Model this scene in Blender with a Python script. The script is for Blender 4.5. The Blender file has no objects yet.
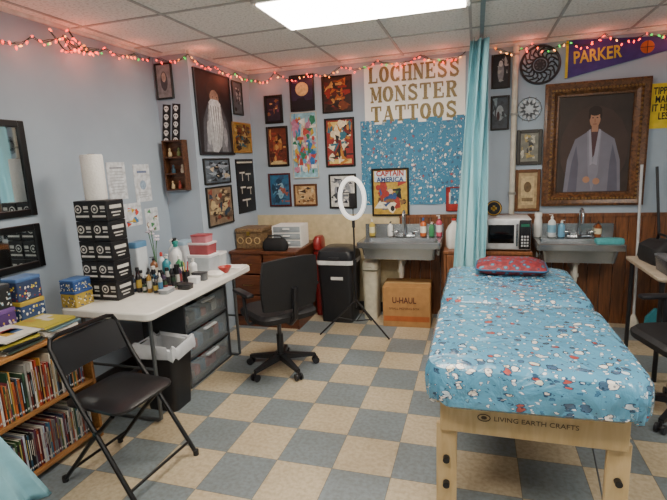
import bpy,bmesh,math,random
from mathutils import Vector,Matrix,Euler
rnd=random.Random(11)
PI=math.pi
def lin(h):
    if not isinstance(h,str): return tuple(h)
    h=h.lstrip('#'); o=[]
    for i in (0,2,4):
        c=int(h[i:i+2],16)/255
        o.append(c/12.92 if c<.04045 else ((c+.055)/1.055)**2.4)
    return tuple(o)
def rgba(h): return lin(h)+(1,)
MC={}
def M(col,rough=.55,metal=0.,noise=.12,nscale=18.,bump=0.,emit=0.,alpha=1.,coat=0.,trans=0.):
    key=(col,rough,metal,noise,nscale,bump,emit,alpha,coat,trans)
    if key in MC: return MC[key]
    m=bpy.data.materials.new("surface_"+str(col).strip('#')); m.use_nodes=True
    nt=m.node_tree; b=nt.nodes["Principled BSDF"]
    b.inputs["Base Color"].default_value=rgba(col); b.inputs["Roughness"].default_value=rough
    b.inputs["Metallic"].default_value=metal
    if coat: b.inputs["Coat Weight"].default_value=coat
    if trans: b.inputs["Transmission Weight"].default_value=trans
    if alpha<1: b.inputs["Alpha"].default_value=alpha
    if emit:
        b.inputs["Emission Color"].default_value=rgba(col); b.inputs["Emission Strength"].default_value=emit
    if noise or bump:
        tc=nt.nodes.new("ShaderNodeTexCoord"); n=nt.nodes.new("ShaderNodeTexNoise")
        n.inputs["Scale"].default_value=nscale; n.inputs["Detail"].default_value=3
        nt.links.new(tc.outputs["Object"],n.inputs["Vector"])
        if noise:
            r=nt.nodes.new("ShaderNodeValToRGB"); c=lin(col)
            r.color_ramp.elements[0].position=.3; r.color_ramp.elements[1].position=.7
            r.color_ramp.elements[0].color=tuple(max(0,x*(1-noise)) for x in c)+(1,)
            r.color_ramp.elements[1].color=tuple(min(1,x*(1+noise)) for x in c)+(1,)
            nt.links.new(n.outputs["Fac"],r.inputs["Fac"]); nt.links.new(r.outputs["Color"],b.inputs["Base Color"])
        if bump:
            bp=nt.nodes.new("ShaderNodeBump"); bp.inputs["Strength"].default_value=bump; bp.inputs["Distance"].default_value=.01
            nt.links.new(n.outputs["Fac"],bp.inputs["Height"]); nt.links.new(bp.outputs["Normal"],b.inputs["Normal"])
    MC[key]=m; return m
def ramp(nt,stops,const=False):
    r=nt.nodes.new("ShaderNodeValToRGB"); cr=r.color_ramp
    if const: cr.interpolation='CONSTANT'
    while len(cr.elements)>1: cr.elements.remove(cr.elements[-1])
    cr.elements[0].position=stops[0][0]; cr.elements[0].color=rgba(stops[0][1])
    for p,c in stops[1:]:
        e=cr.elements.new(p); e.color=rgba(c)
    return r
def mix(nt,fac,a,b,mode='MIX'):
    n=nt.nodes.new("ShaderNodeMixRGB"); n.blend_type=mode
    for s,v in ((n.inputs[0],fac),(n.inputs[1],a),(n.inputs[2],b)):
        if isinstance(v,(int,float)): s.default_value=v
        elif isinstance(v,str): s.default_value=rgba(v)
        else: nt.links.new(v,s)
    return n.outputs[0]
def newmat(name,rough=.5):
    m=bpy.data.materials.new(name); m.use_nodes=True; nt=m.node_tree
    b=nt.nodes["Principled BSDF"]; b.inputs["Roughness"].default_value=rough
    tc=nt.nodes.new("ShaderNodeTexCoord"); return m,nt,b,tc
def wood(name,c1,c2,scale=6,axis='X',rough=.45,stretch=(1,8,8)):
    m,nt,b,tc=newmat(name,rough)
    mp=nt.nodes.new("ShaderNodeMapping"); mp.inputs["Scale"].default_value=stretch
    n=nt.nodes.new("ShaderNodeTexNoise"); n.inputs["Scale"].default_value=scale; n.inputs["Detail"].default_value=6; n.inputs["Distortion"].default_value=1.2
    nt.links.new(tc.outputs["Object"],mp.inputs["Vector"]); nt.links.new(mp.outputs["Vector"],n.inputs["Vector"])
    r=ramp(nt,[(.32,c1),(.68,c2)]); nt.links.new(n.outputs["Fac"],r.inputs["Fac"]); nt.links.new(r.outputs["Color"],b.inputs["Base Color"])
    return m
def fabric_print(name,rough=.4,scale=13,base='#5d9cb8',coat=0.,wr=.35):
    m,nt,b,tc=newmat(name,rough)
    ns=nt.nodes.new("ShaderNodeTexNoise"); ns.inputs["Scale"].default_value=scale*1.2; ns.inputs["Detail"].default_value=2
    add=nt.nodes.new("ShaderNodeVectorMath"); add.operation='MULTIPLY_ADD'
    add.inputs[1].default_value=(.045,.045,.045)
    nt.links.new(ns.outputs["Color"],add.inputs[0]); nt.links.new(tc.outputs["Object"],add.inputs[2])
    def layer(sc,rnds,pal,t_in,t_out,bg):
        v=nt.nodes.new("ShaderNodeTexVoronoi"); v.inputs["Scale"].default_value=sc; v.inputs["Randomness"].default_value=rnds
        nt.links.new(add.outputs[0],v.inputs["Vector"])
        sp=nt.nodes.new("ShaderNodeSeparateColor"); nt.links.new(v.outputs["Color"],sp.inputs[0])
        p=ramp(nt,pal,True); nt.links.new(sp.outputs[0],p.inputs[0])
        i=ramp(nt,[(0,'#ffffff'),(t_in,'#000000')],True); nt.links.new(v.outputs["Distance"],i.inputs[0])
        o=ramp(nt,[(0,'#ffffff'),(t_out,'#000000')],True); nt.links.new(v.outputs["Distance"],o.inputs[0])
        c=mix(nt,o.outputs[0],bg,'#2a4a66'); return c,i.outputs[0],p.outputs[0]
    c,i,p=layer(scale*3.1,.9,[(0,'#dde6ea'),(.55,'#8fbdd2'),(.8,'#3d6f90')],.22,.27,base); c=mix(nt,i,c,p)
    c,i,p=layer(scale*1.75,.8,[(0,'#e8e4dc'),(.4,'#c9dbe4'),(.62,'#a9504a'),(.72,'#e2dac4'),(.86,'#44617c')],.29,.36,c); 
    det=nt.nodes.new("ShaderNodeTexVoronoi"); det.inputs["Scale"].default_value=scale*5; nt.links.new(tc.outputs["Object"],det.inputs["Vector"])
    dr=ramp(nt,[(0,'#4a5f76'),(.27,'#ffffff')],True); nt.links.new(det.outputs["Distance"],dr.inputs[0])
    pc=mix(nt,.7,p,dr.outputs[0],'MULTIPLY'); c=mix(nt,i,c,pc)
    nt.links.new(c,b.inputs["Base Color"])
    n=nt.nodes.new("ShaderNodeTexNoise"); n.inputs["Scale"].default_value=5; n.inputs["Detail"].default_value=5; n.inputs["Distortion"].default_value=1.5
    nt.links.new(tc.outputs["Object"],n.inputs["Vector"])
    bp=nt.nodes.new("ShaderNodeBump"); bp.inputs["Strength"].default_value=wr; bp.inputs["Distance"].default_value=.05
    nt.links.new(n.outputs["Fac"],bp.inputs["Height"]); nt.links.new(bp.outputs["Normal"],b.inputs["Normal"])
    b.inputs["Coat Weight"].default_value=coat
    return m
# ---------------------------------------------------------------- builder
def rrect(w,d,r,z,cx=0,cy=0,n=5):
    r=min(r,w/2-1e-4,d/2-1e-4); pts=[]
    for sx,sy,a0 in ((1,1,0),(-1,1,90),(-1,-1,180),(1,-1,270)):
        for i in range(n):
            a=math.radians(a0+90*i/(n-1)); pts.append(Vector((cx+sx*(w/2-r)+r*math.cos(a),cy+sy*(d/2-r)+r*math.sin(a),z)))
    return pts
class B:
    def __init__(s): s.bm=bmesh.new(); s.mats=[]
    def mi(s,m):
        if isinstance(m,str): m=M(m)
        if m not in s.mats: s.mats.append(m)
        return s.mats.index(m)
    def _merge(s,bm,mat,mtx):
        i=s.mi(mat)
        for f in bm.faces: f.material_index=i
        bm.transform(mtx); me=bpy.data.meshes.new("t"); bm.to_mesh(me); bm.free(); s.bm.from_mesh(me); bpy.data.meshes.remove(me)
    def box(s,c,d,mat,rot=(0,0,0),bev=0.,seg=2):
        bm=bmesh.new(); bmesh.ops.create_cube(bm,size=1); bm.transform(Matrix.Diagonal((d[0],d[1],d[2],1)))
        if bev: bmesh.ops.bevel(bm,geom=bm.edges[:],offset=min(bev,min(d)*.49),segments=seg,affect='EDGES',profile=.5)
        s._merge(bm,mat,Matrix.Translation(c)@Euler(rot).to_matrix().to_4x4()); return s
    def cyl(s,p1,p2,r1,mat,r2=None,seg=16):
        p1=Vector(p1);p2=Vector(p2); r2=r1 if r2 is None else r2; d=p2-p1
        bm=bmesh.new(); bmesh.ops.create_cone(bm,cap_ends=True,segments=seg,radius1=max(r1,1e-4),radius2=max(r2,1e-4),depth=d.length)
        s._merge(bm,mat,Matrix.Translation((p1+p2)/2)@d.to_track_quat('Z','Y').to_matrix().to_4x4()); return s
    def sph(s,c,r,mat,seg=14):
        if not hasattr(r,'__len__'): r=(r,r,r)
        bm=bmesh.new(); bmesh.ops.create_uvsphere(bm,u_segments=seg,v_segments=max(6,seg//2),radius=1)
        s._merge(bm,mat,Matrix.Translation(c)@Matrix.Diagonal((r[0],r[1],r[2],1))); return s
    def loft(s,rings,mat,c0=True,c1=True):
        i=s.mi(mat); R=[[s.bm.verts.new(p) for p in r] for r in rings]; n=len(R[0]); fs=[]
        for a,b in zip(R,R[1:]):
            for k in range(n): fs.append(s.bm.faces.new((a[k],a[(k+1)%n],b[(k+1)%n],b[k])))
        if c0: fs.append(s.bm.faces.new(R[0][::-1]))
        if c1: fs.append(s.bm.faces.new(R[-1]))
        for f in fs: f.material_index=i
        return s
    def lathe(s,prof,c,mat,seg=20,c0=True,c1=True):
        rings=[[Vector((c[0]+r*math.cos(2*PI*k/seg),c[1]+r*math.sin(2*PI*k/seg),c[2]+z)) for k in range(seg)] for r,z in [(max(r,1e-4),z) for r,z in prof]]
        return s.loft(rings,mat,c0,c1)
    def tube(s,pts,r,mat,seg=8,closed=False):
        pts=[Vector(p) for p in pts]; n=len(pts); rings=[]; up=None
        for i,p in enumerate(pts):
            if closed: t=(pts[(i+1)%n]-pts[i-1]).normalized()
            else: t=(pts[min(i+1,n-1)]-pts[max(i-1,0)]).normalized()
            if up is None:
                up=Vector((0,0,1)) if abs(t.z)<.9 else Vector((1,0,0))
            u=(up-t*up.dot(t))
            if u.length<1e-4: u=t.orthogonal()
            u.normalize(); up=u; w=t.cross(u)
            rings.append([p+(u*math.cos(2*PI*k/seg)+w*math.sin(2*PI*k/seg))*r for k in range(seg)])
        if closed: rings.append(rings[0]); return s.loft(rings,mat,False,False)
        return s.loft(rings,mat)
    def grid(s,rows,mat):
        i=s.mi(mat); R=[[s.bm.verts.new(p) for p in r] for r in rows]
        for a,b in zip(R,R[1:]):
            for k in range(len(a)-1):
                f=s.bm.faces.new((a[k],a[k+1],b[k+1],b[k])); f.material_index=i
        return s
def setp(o,label=None,cat=None,group=None,kind=None):
    if label: o["label"]=label
    if cat: o["category"]=cat
    if group: o["group"]=group
    if kind: o["kind"]=kind
def O(name,b,parent=None,loc=(0,0,0),rot=(0,0,0),label=None,cat=None,group=None,kind=None,smooth=True,recalc=True):
    if recalc: bmesh.ops.recalc_face_normals(b.bm,faces=b.bm.faces[:])
    me=bpy.data.meshes.new(name); b.bm.to_mesh(me); b.bm.free()
    for m in b.mats: me.materials.append(m)
    if smooth:
        for p in me.polygons: p.use_smooth=True
        me.set_sharp_from_angle(angle=math.radians(38))
    o=bpy.data.objects.new(name,me); bpy.context.scene.collection.objects.link(o)
    o.location=loc; o.rotation_euler=rot
    if parent: o.parent=parent
    setp(o,label,cat,group,kind); return o
def E(name,label,cat,loc=(0,0,0),rz=0.,group=None,rot=None):
    o=bpy.data.objects.new(name,None); bpy.context.scene.collection.objects.link(o); o.empty_display_size=.1
    o.location=loc; o.rotation_euler=rot if rot else (0,0,rz); setp(o,label,cat,group); return o
def text(body,W,Hh,mat,parent,loc,rot=(PI/2,0,0),name="lettering",off=.0,ext=.001,ls=1.0,italic=0.):
    cu=bpy.data.curves.new("txt",'FONT'); cu.body=body; cu.align_x='CENTER'; cu.align_y='CENTER'; cu.offset=off; cu.extrude=.01; cu.space_character=ls; cu.space_line=.85; cu.shear=italic; cu.resolution_u=3
    t=bpy.data.objects.new("txt",cu); bpy.context.scene.collection.objects.link(t)
    bpy.context.view_layer.update(); dg=bpy.context.evaluated_depsgraph_get()
    me=bpy.data.meshes.new_from_object(t.evaluated_get(dg)); bpy.data.objects.remove(t); bpy.data.curves.remove(cu)
    xs=[v.co.x for v in me.vertices]; ys=[v.co.y for v in me.vertices]
    sx=W/(max(xs)-min(xs)); sy=Hh/(max(ys)-min(ys)) if Hh else sx; cx=(max(xs)+min(xs))/2; cy=(max(ys)+min(ys))/2
    for v in me.vertices: v.co=((v.co.x-cx)*sx,(v.co.y-cy)*sy,(v.co.z+.01)*ext/.02)
    me.materials.clear(); me.materials.append(M(mat) if isinstance(mat,str) else mat)
    o=bpy.data.objects.new(name,me); bpy.context.scene.collection.objects.link(o); o.parent=parent; o.location=loc; o.rotation_euler=rot
    return o
# ---------------------------------------------------------------- dimensions
YB=4.6; XN=-2.6; XJ=-2.27; YJ=3.52; CZ=2.5; XR=2.2; YF=-1.6
def wallmat():
    m,nt,b,tc=newmat("painted_wall_blue",.75)
    n=nt.nodes.new("ShaderNodeTexNoise"); n.inputs["Scale"].default_value=2.2; n.inputs["Detail"].default_value=5
    nt.links.new(tc.outputs["Object"],n.inputs["Vector"])
    r=ramp(nt,[(.3,'#9dabb9'),(.7,'#a9b8c5')]); nt.links.new(n.outputs["Fac"],r.inputs[0]); nt.links.new(r.outputs[0],b.inputs["Base Color"])
    n2=nt.nodes.new("ShaderNodeTexNoise"); n2.inputs["Scale"].default_value=160; nt.links.new(tc.outputs["Object"],n2.inputs["Vector"])
    bp=nt.nodes.new("ShaderNodeBump"); bp.inputs["Strength"].default_value=.15; bp.inputs["Distance"].default_value=.004
    nt.links.new(n2.outputs["Fac"],bp.inputs["Height"]); nt.links.new(bp.outputs[0],b.inputs["Normal"]); return m
WALL=wallmat()
def slab(name,lo,hi,mat):
    b=B(); c=[(a+d)/2 for a,d in zip(lo,hi)]; b.box(c,[d-a for a,d in zip(lo,hi)],mat); return O(name,b,kind="structure",smooth=False)
def floormat():
    m,nt,b,tc=newmat("checker_vinyl_tiles",.38)
    mp=nt.nodes.new("ShaderNodeMapping"); mp.inputs["Location"].default_value=(.08,.10,.15)
    nt.links.new(tc.outputs["Object"],mp.inputs["Vector"])
    ck=nt.nodes.new("ShaderNodeTexChecker"); ck.inputs["Scale"].default_value=1/.305
    ck.inputs["Color1"].default_value=rgba('#bdb096'); ck.inputs["Color2"].default_value=rgba('#79848a')
    nt.links.new(mp.outputs[0],ck.inputs["Vector"])
    n=nt.nodes.new("ShaderNodeTexNoise"); n.inputs["Scale"].default_value=45; n.inputs["Detail"].default_value=6; nt.links.new(tc.outputs["Object"],n.inputs["Vector"])
    r=ramp(nt,[(.35,'#d2cdc2'),(.6,'#ffffff')]); nt.links.new(n.outputs["Fac"],r.inputs[0])
    c=mix(nt,.6,ck.outputs[0],r.outputs[0],'MULTIPLY')
    n2=nt.nodes.new("ShaderNodeTexNoise"); n2.inputs["Scale"].default_value=2; n2.inputs["Detail"].default_value=4; nt.links.new(tc.outputs["Object"],n2.inputs["Vector"])
    r2=ramp(nt,[(.3,'#d4ccc0'),(.65,'#ffffff')]); nt.links.new(n2.outputs["Fac"],r2.inputs[0])
    c=mix(nt,.6,c,r2.outputs[0],'MULTIPLY')
    br=nt.nodes.new("ShaderNodeTexBrick"); br.offset=0; br.inputs["Scale"].default_value=1/.305
    br.inputs["Brick Width"].default_value=1; br.inputs["Row Height"].default_value=1; br.inputs["Mortar Size"].default_value=.006
    br.inputs["Color1"].default_value=(1,1,1,1); br.inputs["Color2"].default_value=(1,1,1,1); br.inputs["Mortar"].default_value=(.5,.47,.42,1)
    nt.links.new(mp.outputs[0],br.inputs["Vector"])
    c=mix(nt,1,c,br.outputs[0],'MULTIPLY'); nt.links.new(c,b.inputs["Base Color"]); return m
slab("floor",(XN-.1,YF-.1,-.1),(XR+.1,YB+.1,0),floormat())
slab("wall_back",(XJ,YB,0),(XR+.1,YB+.1,CZ+.1),WALL)
slab("wall_left",(XN-.1,YF,0),(XN,YJ,CZ+.1),WALL)
slab("wall_left_jog",(XN-.1,YJ,0),(XJ,YB+.1,CZ+.1),WALL)
slab("wall_right",(XR,YF,0),(XR+.1,YB,CZ+.1),WALL)
slab("wall_front",(XN-.1,YF-.1,0),(XR+.1,YF,CZ+.1),WALL)
def ceilmat():
    m,nt,b,tc=newmat("acoustic_ceiling_tile",.9)
    n=nt.nodes.new("ShaderNodeTexNoise"); n.inputs["Scale"].default_value=60; n.inputs["Detail"].default_value=4; nt.links.new(tc.outputs["Object"],n.inputs["Vector"])
    r=ramp(nt,[(.38,'#dbd8d0'),(.5,'#f4f1ea')]); nt.links.new(n.outputs["Fac"],r.inputs[0]); nt.links.new(r.outputs[0],b.inputs["Base Color"]); return m
slab("ceiling",(XN-.1,YF-.1,CZ),(XR+.1,YB+.1,CZ+.1),ceilmat())
b=B(); gm=M('#b0afab',.5)
y=3.29-.61*8
while y<YB:
    if y>YF: b.box(((XN+XR)/2,y,CZ-.003),(XR-XN,.020,.006),gm)
    y+=.61
for x in (-1.27-1.22,-1.88,-1.27,-.05,.56,1.17,1.78): b.box((x,(YF+YB)/2,CZ-.0035),(.020,YB-YF,.006),gm)
for y0,y1 in ((YF,.24),(.85,2.68),(3.29,YB)): b.box((-.66,(y0+y1)/2,CZ-.0035),(.020,y1-y0,.006),gm)
O("trim_1",b,kind="structure",smooth=False)
b=B(); wm=M('#d9d8d2',.5)
b.box(((XJ+XR)/2,YB-.01,CZ-.012),(XR-XJ,.02,.024),wm); b.box((XN+.01,(YF+YJ)/2,CZ-.012),(.02,YJ-YF,.024),wm)
b.box((XJ+.01,(YJ+YB)/2-.01,CZ-.012),(.02,YB-YJ-.02,.024),wm); b.box(((XN+XJ)/2+.01,YJ-.01,CZ-.012),(XJ-XN-.02,.02,.024),wm)
O("trim_2",b,kind="structure",smooth=False)
WD=wood("wainscot_wood",'#5a3620','#8a5734',5,rough=.4,stretch=(10,10,.8))
b=B(); x=-.72
while x<XR-.01:
    w=min(.1,XR-x); b.box((x+w/2,YB-.008,.49),(w-.004,.016,.98),WD,bev=.002,seg=1); x+=.1
b.box(((XR-.72)/2,YB-.014,.995),(XR+.72,.028,.03),WD)
O("trim_3",b,kind="structure",smooth=False)
slab("trim_4",(XJ,YB-.008,.0),(-.72,YB,1.02),M('#c9b992',.6))
slab("baseboard_left",(XN,YF,0),(XN+.012,YJ,.1),M('#3a3a3c',.5))
slab("baseboard_back",(XJ,YB-.022,0),(-.72,YB-.008,.1),M('#3a3a3c',.5))
# ---------------------------------------------------------------- ceiling lights
def troffer(cx,cy,label,e=28.0):
    t=E("ceiling_light",label,"ceiling light",(cx,cy,CZ),group="recessed ceiling panels")
    b=B()
    for sx in (-1,1): b.box((sx*.6,0,-.012),(.025,.6,.02),M('#dcdcd8',.4))
    for sy in (-1,1): b.box((0,sy*.292,-.012),(1.19,.02,.02),M('#dcdcd8',.4))
    O("housing",b,t,smooth=False)
    b=B(); b.box((0,0,-.018),(1.17,.56,.022),M('#fff3e4',.5,noise=0,emit=e)); O("diffuser",b,t,smooth=False)
troffer(-.66,2.985,"added out-of-view ceiling panel lighting the near part of the room")
troffer(-.66,.545,"added out-of-view ceiling panel lighting the near part of the room")  # unseen panel, added overhead near the camera to light the room
troffer(1.17,1.155,"added out-of-view ceiling panel lighting the near part of the room")  # unseen third panel, added on the right to lift the dark corners
# ---------------------------------------------------------------- pictures
WALLS={'back':lambda a,z:((a,YB,z),0.),'face':lambda a,z:((a,YJ,z),0.),'jog':lambda a,z:((XJ,a,z),PI/2),'left':lambda a,z:((XN,a,z),PI/2)}
def shapes(b,w,h,y,sh,nz=.25,ns=40):
    k=0
    for s in sh:
        k+=1; yy=y-.00025*k; t=s[0]
        if t=='r':
            _,u,v,a,c,col=s; pts=[(u-a/2,v-c/2),(u+a/2,v-c/2),(u+a/2,v+c/2),(u-a/2,v+c/2)]
        elif t=='e':
            _,u,v,a,c,col=s; pts=[(u+a/2*math.cos(2*PI*i/18),v+c/2*math.sin(2*PI*i/18)) for i in range(18)]
        else: _,pts,col=s
        cl=lambda q:min(max(q,0.),1.)
        P=[Vector(((cl(p[0])-.5)*w,yy,(cl(p[1])-.5)*h)) for p in pts]
        i=b.mi(M(col,.6,noise=nz,nscale=ns)); f=b.bm.faces.new([b.bm.verts.new(p) for p in P]); f.normal_update()
        if f.normal.y>0: f.normal_flip()
        f.material_index=i
def busy(pal,n,seed):
    r=random.Random(seed); o=[]
    for i in range(n):
        q=r.random(); u=r.uniform(.1,.9); v=r.uniform(.08,.92); a=r.uniform(.05,.2); c=r.uniform(.03,.16); col=r.choice(pal)
        if q<.35:
            an=r.uniform(0,6.28); o.append(('p',[(u+a*math.cos(an+k*2.1)*(1 if k else 1.4),v+c*math.sin(an+k*2.1)) for k in range(3)],col))
        elif q<.5: o.append(('r',u,v,a*1.6,c*.6,col))
        elif q<.75:
            an=r.uniform(0,6.28); o.append(('p',[(u+a*(1+.35*math.sin(3*k+an))*.8*math.cos(k*.63),v+c*(1+.3*math.sin(2*k+an))*math.sin(k*.63)) for k in range(10)],col))
        else: o.append(('e',u,v,a,c,col))
    return o
def picture(name,label,wall,a0,a1,z0,z1,fw=.015,fcol='#15130f',bg='#222222',sh=(),depth=.02,mat=0,matcol='#e8e4da',tilt=0,cat="picture"):
    loc,rz=WALLS[wall]((a0+a1)/2,(z0+z1)/2); w=a1-a0; h=z1-z0
    t=E(name,label,cat,loc,rot=(0,tilt,rz)) if not rz else E(name,label,cat,loc,rz)
    fm=fcol if not isinstance(fcol,str) else M(fcol,.35,noise=.2)
    if fw>0:
        b=B()
        for s in (-1,1):
            b.box((s*(w/2-fw/2),-depth/2,0),(fw,depth,h),fm,bev=min(fw,depth)*.25,seg=1)
            b.box((0,-depth/2,s*(h/2-fw/2)),(w-2*fw,depth,fw),fm,bev=min(fw,depth)*.25,seg=1)
        O("frame",b,t,smooth=False)
    iw,ih=w-2*fw,h-2*fw
    if mat:
        b=B(); b.box((0,-depth*.3,0),(iw,depth*.3,ih),M(matcol,.7)); O("mat_board",b,t,smooth=False)
        iw-=2*mat; ih-=2*mat
    b=B(); y=-depth*.5; b.box((0,y/2-.0006,0),(iw,abs(y),ih),M(bg,.5,noise=.3,nscale=25)); shapes(b,iw,ih,y-.0012,sh)
    O("artwork",b,t,smooth=False,recalc=False); return t
picture("framed_print","small dark framed print with a violet scene on the wall","back",-2.10,-1.90,1.97,2.25,bg='#2a2030',sh=busy(['#6d3b52','#8c5a3a','#c9a06a','#3a2a4a'],16,1),mat=.015,matcol='#14131a')
picture("framed_poster","framed night poster with pale moon over dark hills","back",-1.81,-1.55,2.07,2.42,bg='#2b1f3d',sh=[('e',.5,.62,.6,.42,'#d9bc80'),('r',.5,.14,1,.28,'#120e1a'),('p',[(.1,.2),(.7,.2),(.58,.38),(.3,.34)],'#120e1a'),('e',.2,.85,.3,.1,'#7a4d6a')])
picture("framed_poster","framed orange and red circus style poster","back",-1.47,-1.16,2.03,2.38,bg='#3a1c12',sh=busy(['#b2601f','#93261b','#c99347','#5b1610','#221008','#7a3a1a'],60,3))
picture("framed_poster","framed orange and brown figure poster in a black frame","back",-2.10,-1.86,1.53,1.94,fw=.02,bg='#6b2f1c',sh=[('e',.5,.55,.5,.5,'#a56b34'),('e',.45,.3,.6,.25,'#7e3422'),('r',.5,.06,.9,.1,'#c8b07a')]+busy(['#c49050','#401a12','#923b2a','#5a2a1a'],30,4))
picture("tall_poster","tall pale blue poster with twisting multicoloured figure","back",-1.82,-1.54,1.40,2.06,fw=.008,fcol='#c9c3b2',bg='#8fbccb',sh=[('e',.5,.5,.3,.8,'#d3c2a0')]+busy(['#b6453f','#c9a33a','#2f6fb0','#e0dfd6','#b97b96','#2a7a5c','#5a9ac0'],80,5))
picture("framed_poster","framed red and yellow illustrated poster in a black frame","back",-1.46,-1.15,1.50,1.98,fw=.02,bg='#902c26',sh=[('r',.5,.9,.86,.12,'#d9bf6a'),('r',.5,.08,.86,.1,'#d9bf6a')]+busy(['#e1d3b2','#1b1a1a','#2c6a7c','#b87a2c','#6b1f1a'],60,6))
picture("framed_print","framed blue print of a pale figure","back",-2.11,-1.86,1.11,1.46,fw=.018,fcol='#4a1410',bg='#2c5f80',sh=[('e',.5,.5,.45,.6,'#7fa8bb'),('e',.45,.6,.2,.2,'#c8b998')]+busy(['#1b3a52','#905040','#5a8aa0','#2a4a6a'],24,7))
picture("framed_print","small wooden framed sepia print","back",-1.83,-1.57,1.11,1.34,fw=.02,fcol='#5a3416',bg='#b89568',sh=busy(['#7a5430','#d0ba90','#3a2414','#8a6a44'],30,8))
picture("framed_print","black framed print of pale ink drawing","back",-1.44,-1.15,1.08,1.43,fw=.02,bg='#c9c8c2',sh=[('e',.5,.5,.7,.7,'#8b8f96'),('e',.4,.55,.3,.4,'#2a2c33'),('e',.65,.4,.25,.3,'#c9c6bd')]+busy(['#303540','#d2d0ca','#6a6e76'],30,9))
# banner
t=E("shop_banner","white paper banner with gold serif lettering above patterned cloth","banner",(-.57,YB,2.165))
b=B(); rows=[]
for i in range(13):
    z=.275-.55*i/12; rows.append([Vector((-.47+.94*j/24,-.008-.004*math.sin(j*.9)*math.sin(i*.4+1),z)) for j in range(25)])
b.grid(rows,M('#f4f1e8',.6,noise=.02)); O("paper",b,t,recalc=True)
gold=M('#7a672e',.45,noise=.55,nscale=95)
SER=lambda x,y,w=.18:([(x-w,y),(x+w,y)],.11)
el=lambda a0,a1,cx=.4,cy=.5,rx=.27,ry=.43,n=22:[(cx+rx*math.cos(math.radians(a0+(a1-a0)*i/n)),cy+ry*math.sin(math.radians(a0+(a1-a0)*i/n))) for i in range(n+1)]
GL={'L':[([(.22,0),(.22,1)],None),([(.02,.05),(.74,.05)],.11),SER(.22,.95),([(.71,0),(.71,.3)],.10)],
'O':[(el(0,360),None)],
'C':[(el(40,320),None),([(.68,.6),(.68,.98)],.10),([(.68,.02),(.68,.3)],.08)],
'H':[([(.17,0),(.17,1)],.21),([(.64,0),(.64,1)],.21),([(.17,.5),(.64,.5)],.11),SER(.17,.95),SER(.17,.05),SER(.64,.95),SER(.64,.05)],
'N':[([(.14,0),(.14,1)],.10),([(.68,0),(.68,1)],.10),([(.14,.95),(.66,.05)],.23),SER(.13,.95,.13),SER(.14,.05,.14),SER(.68,.95,.14)],
'E':[([(.22,0),(.22,1)],.23),([(.04,.95),(.7,.95)],.11),([(.04,.05),(.74,.05)],.11),([(.22,.5),(.52,.5)],.10),([(.69,.7),(.69,1)],.1),([(.73,0),(.73,.3)],.1),([(.53,.36),(.53,.64)],.09)],
'S':[([(.64,.76),(.58,.89),(.42,.95),(.24,.9),(.16,.76),(.22,.62),(.4,.52),(.58,.41),(.66,.26),(.6,.12),(.42,.05),(.22,.1),(.14,.24)],.19),([(.66,.66),(.66,.98)],.08),([(.13,.02),(.13,.34)],.08)],
'M':[([(.12,0),(.12,1)],.09),([(.7,0),(.7,1)],.21),([(.14,.96),(.4,.15)],.20),([(.4,.15),(.68,.96)],.08),SER(.1,.95,.12),SER(.12,.05,.12),SER(.7,.95,.14),SER(.7,.05,.15)],
'T':[([(.4,0),(.4,1)],.23),([(.04,.95),(.76,.95)],.11),([(.07,.68),(.07,1)],.1),([(.73,.68),(.73,1)],.1),SER(.4,.05,.2)],
'R':[([(.2,0),(.2,1)],.21),([(.2,.95),(.46,.95),(.6,.87),(.63,.74),(.58,.6),(.44,.52),(.2,.52)],None),([(.42,.52),(.66,.04)],.20),SER(.2,.95,.16),SER(.2,.05,.16),SER(.68,.05,.1)],
'A':[([(.4,1),(.12,.04)],.10),([(.4,1),(.66,.04)],.23),([(.22,.34),(.54,.34)],.10),SER(.12,.05,.13),SER(.66,.05,.14)]}
def slabtext(body,W,Hh,z):
    b=B(); n=len(body); adv=W/n; sx=adv/.88; i=b.mi(gold)
    for k,ch in enumerate(body):
        ox=-W/2+k*adv
        for q,(pts,ov) in enumerate(GL[ch]):
            L=[]
            for j,p in enumerate(pts):
                a=pts[max(j-1,0)]; c=pts[min(j+1,len(pts)-1)]; dx,dy=c[0]-a[0],c[1]-a[1]; l=math.hypot(dx,dy) or 1; dx/=l; dy/=l
                w=ov if ov else .10+.15*abs(dy)
                L.append(((p[0]-dy*w/2,p[1]+dx*w/2),(p[0]+dy*w/2,p[1]-dx*w/2)))
            for (a1,a2),(c1,c2) in zip(L,L[1:]):
                f=b.bm.faces.new([b.bm.verts.new((ox+p[0]*sx,-.0002*q,z+(p[1]-.5)*Hh)) for p in (a1,a2,c2,c1)]); f.normal_update()
                if f.normal.y>0: f.normal_flip()
                f.material_index=i
    O("lettering",b,t,loc=(0,-.0145,0),smooth=False,recalc=False)
slabtext("LOCHNESS",.86,.145,.18); slabtext("MONSTER",.82,.145,0.0); slabtext("TATTOOS",.82,.145,-.18)
PR=fabric_print("cartoon_print_fabric",.7,13,'#3a7c9c',0,.2)
b=B(); rows=[]
for i in range(15):
    z=1.93-.82*i/14; rows.append([Vector((-1.09+1.0*j/40,YB-.010-.005*math.sin(j*.7+i*.1),z)) for j in range(41)])
b.grid(rows,PR); O("wall_cloth",b,label="teal printed fabric panel hung on wall behind the sink",cat="wall hanging")
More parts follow.
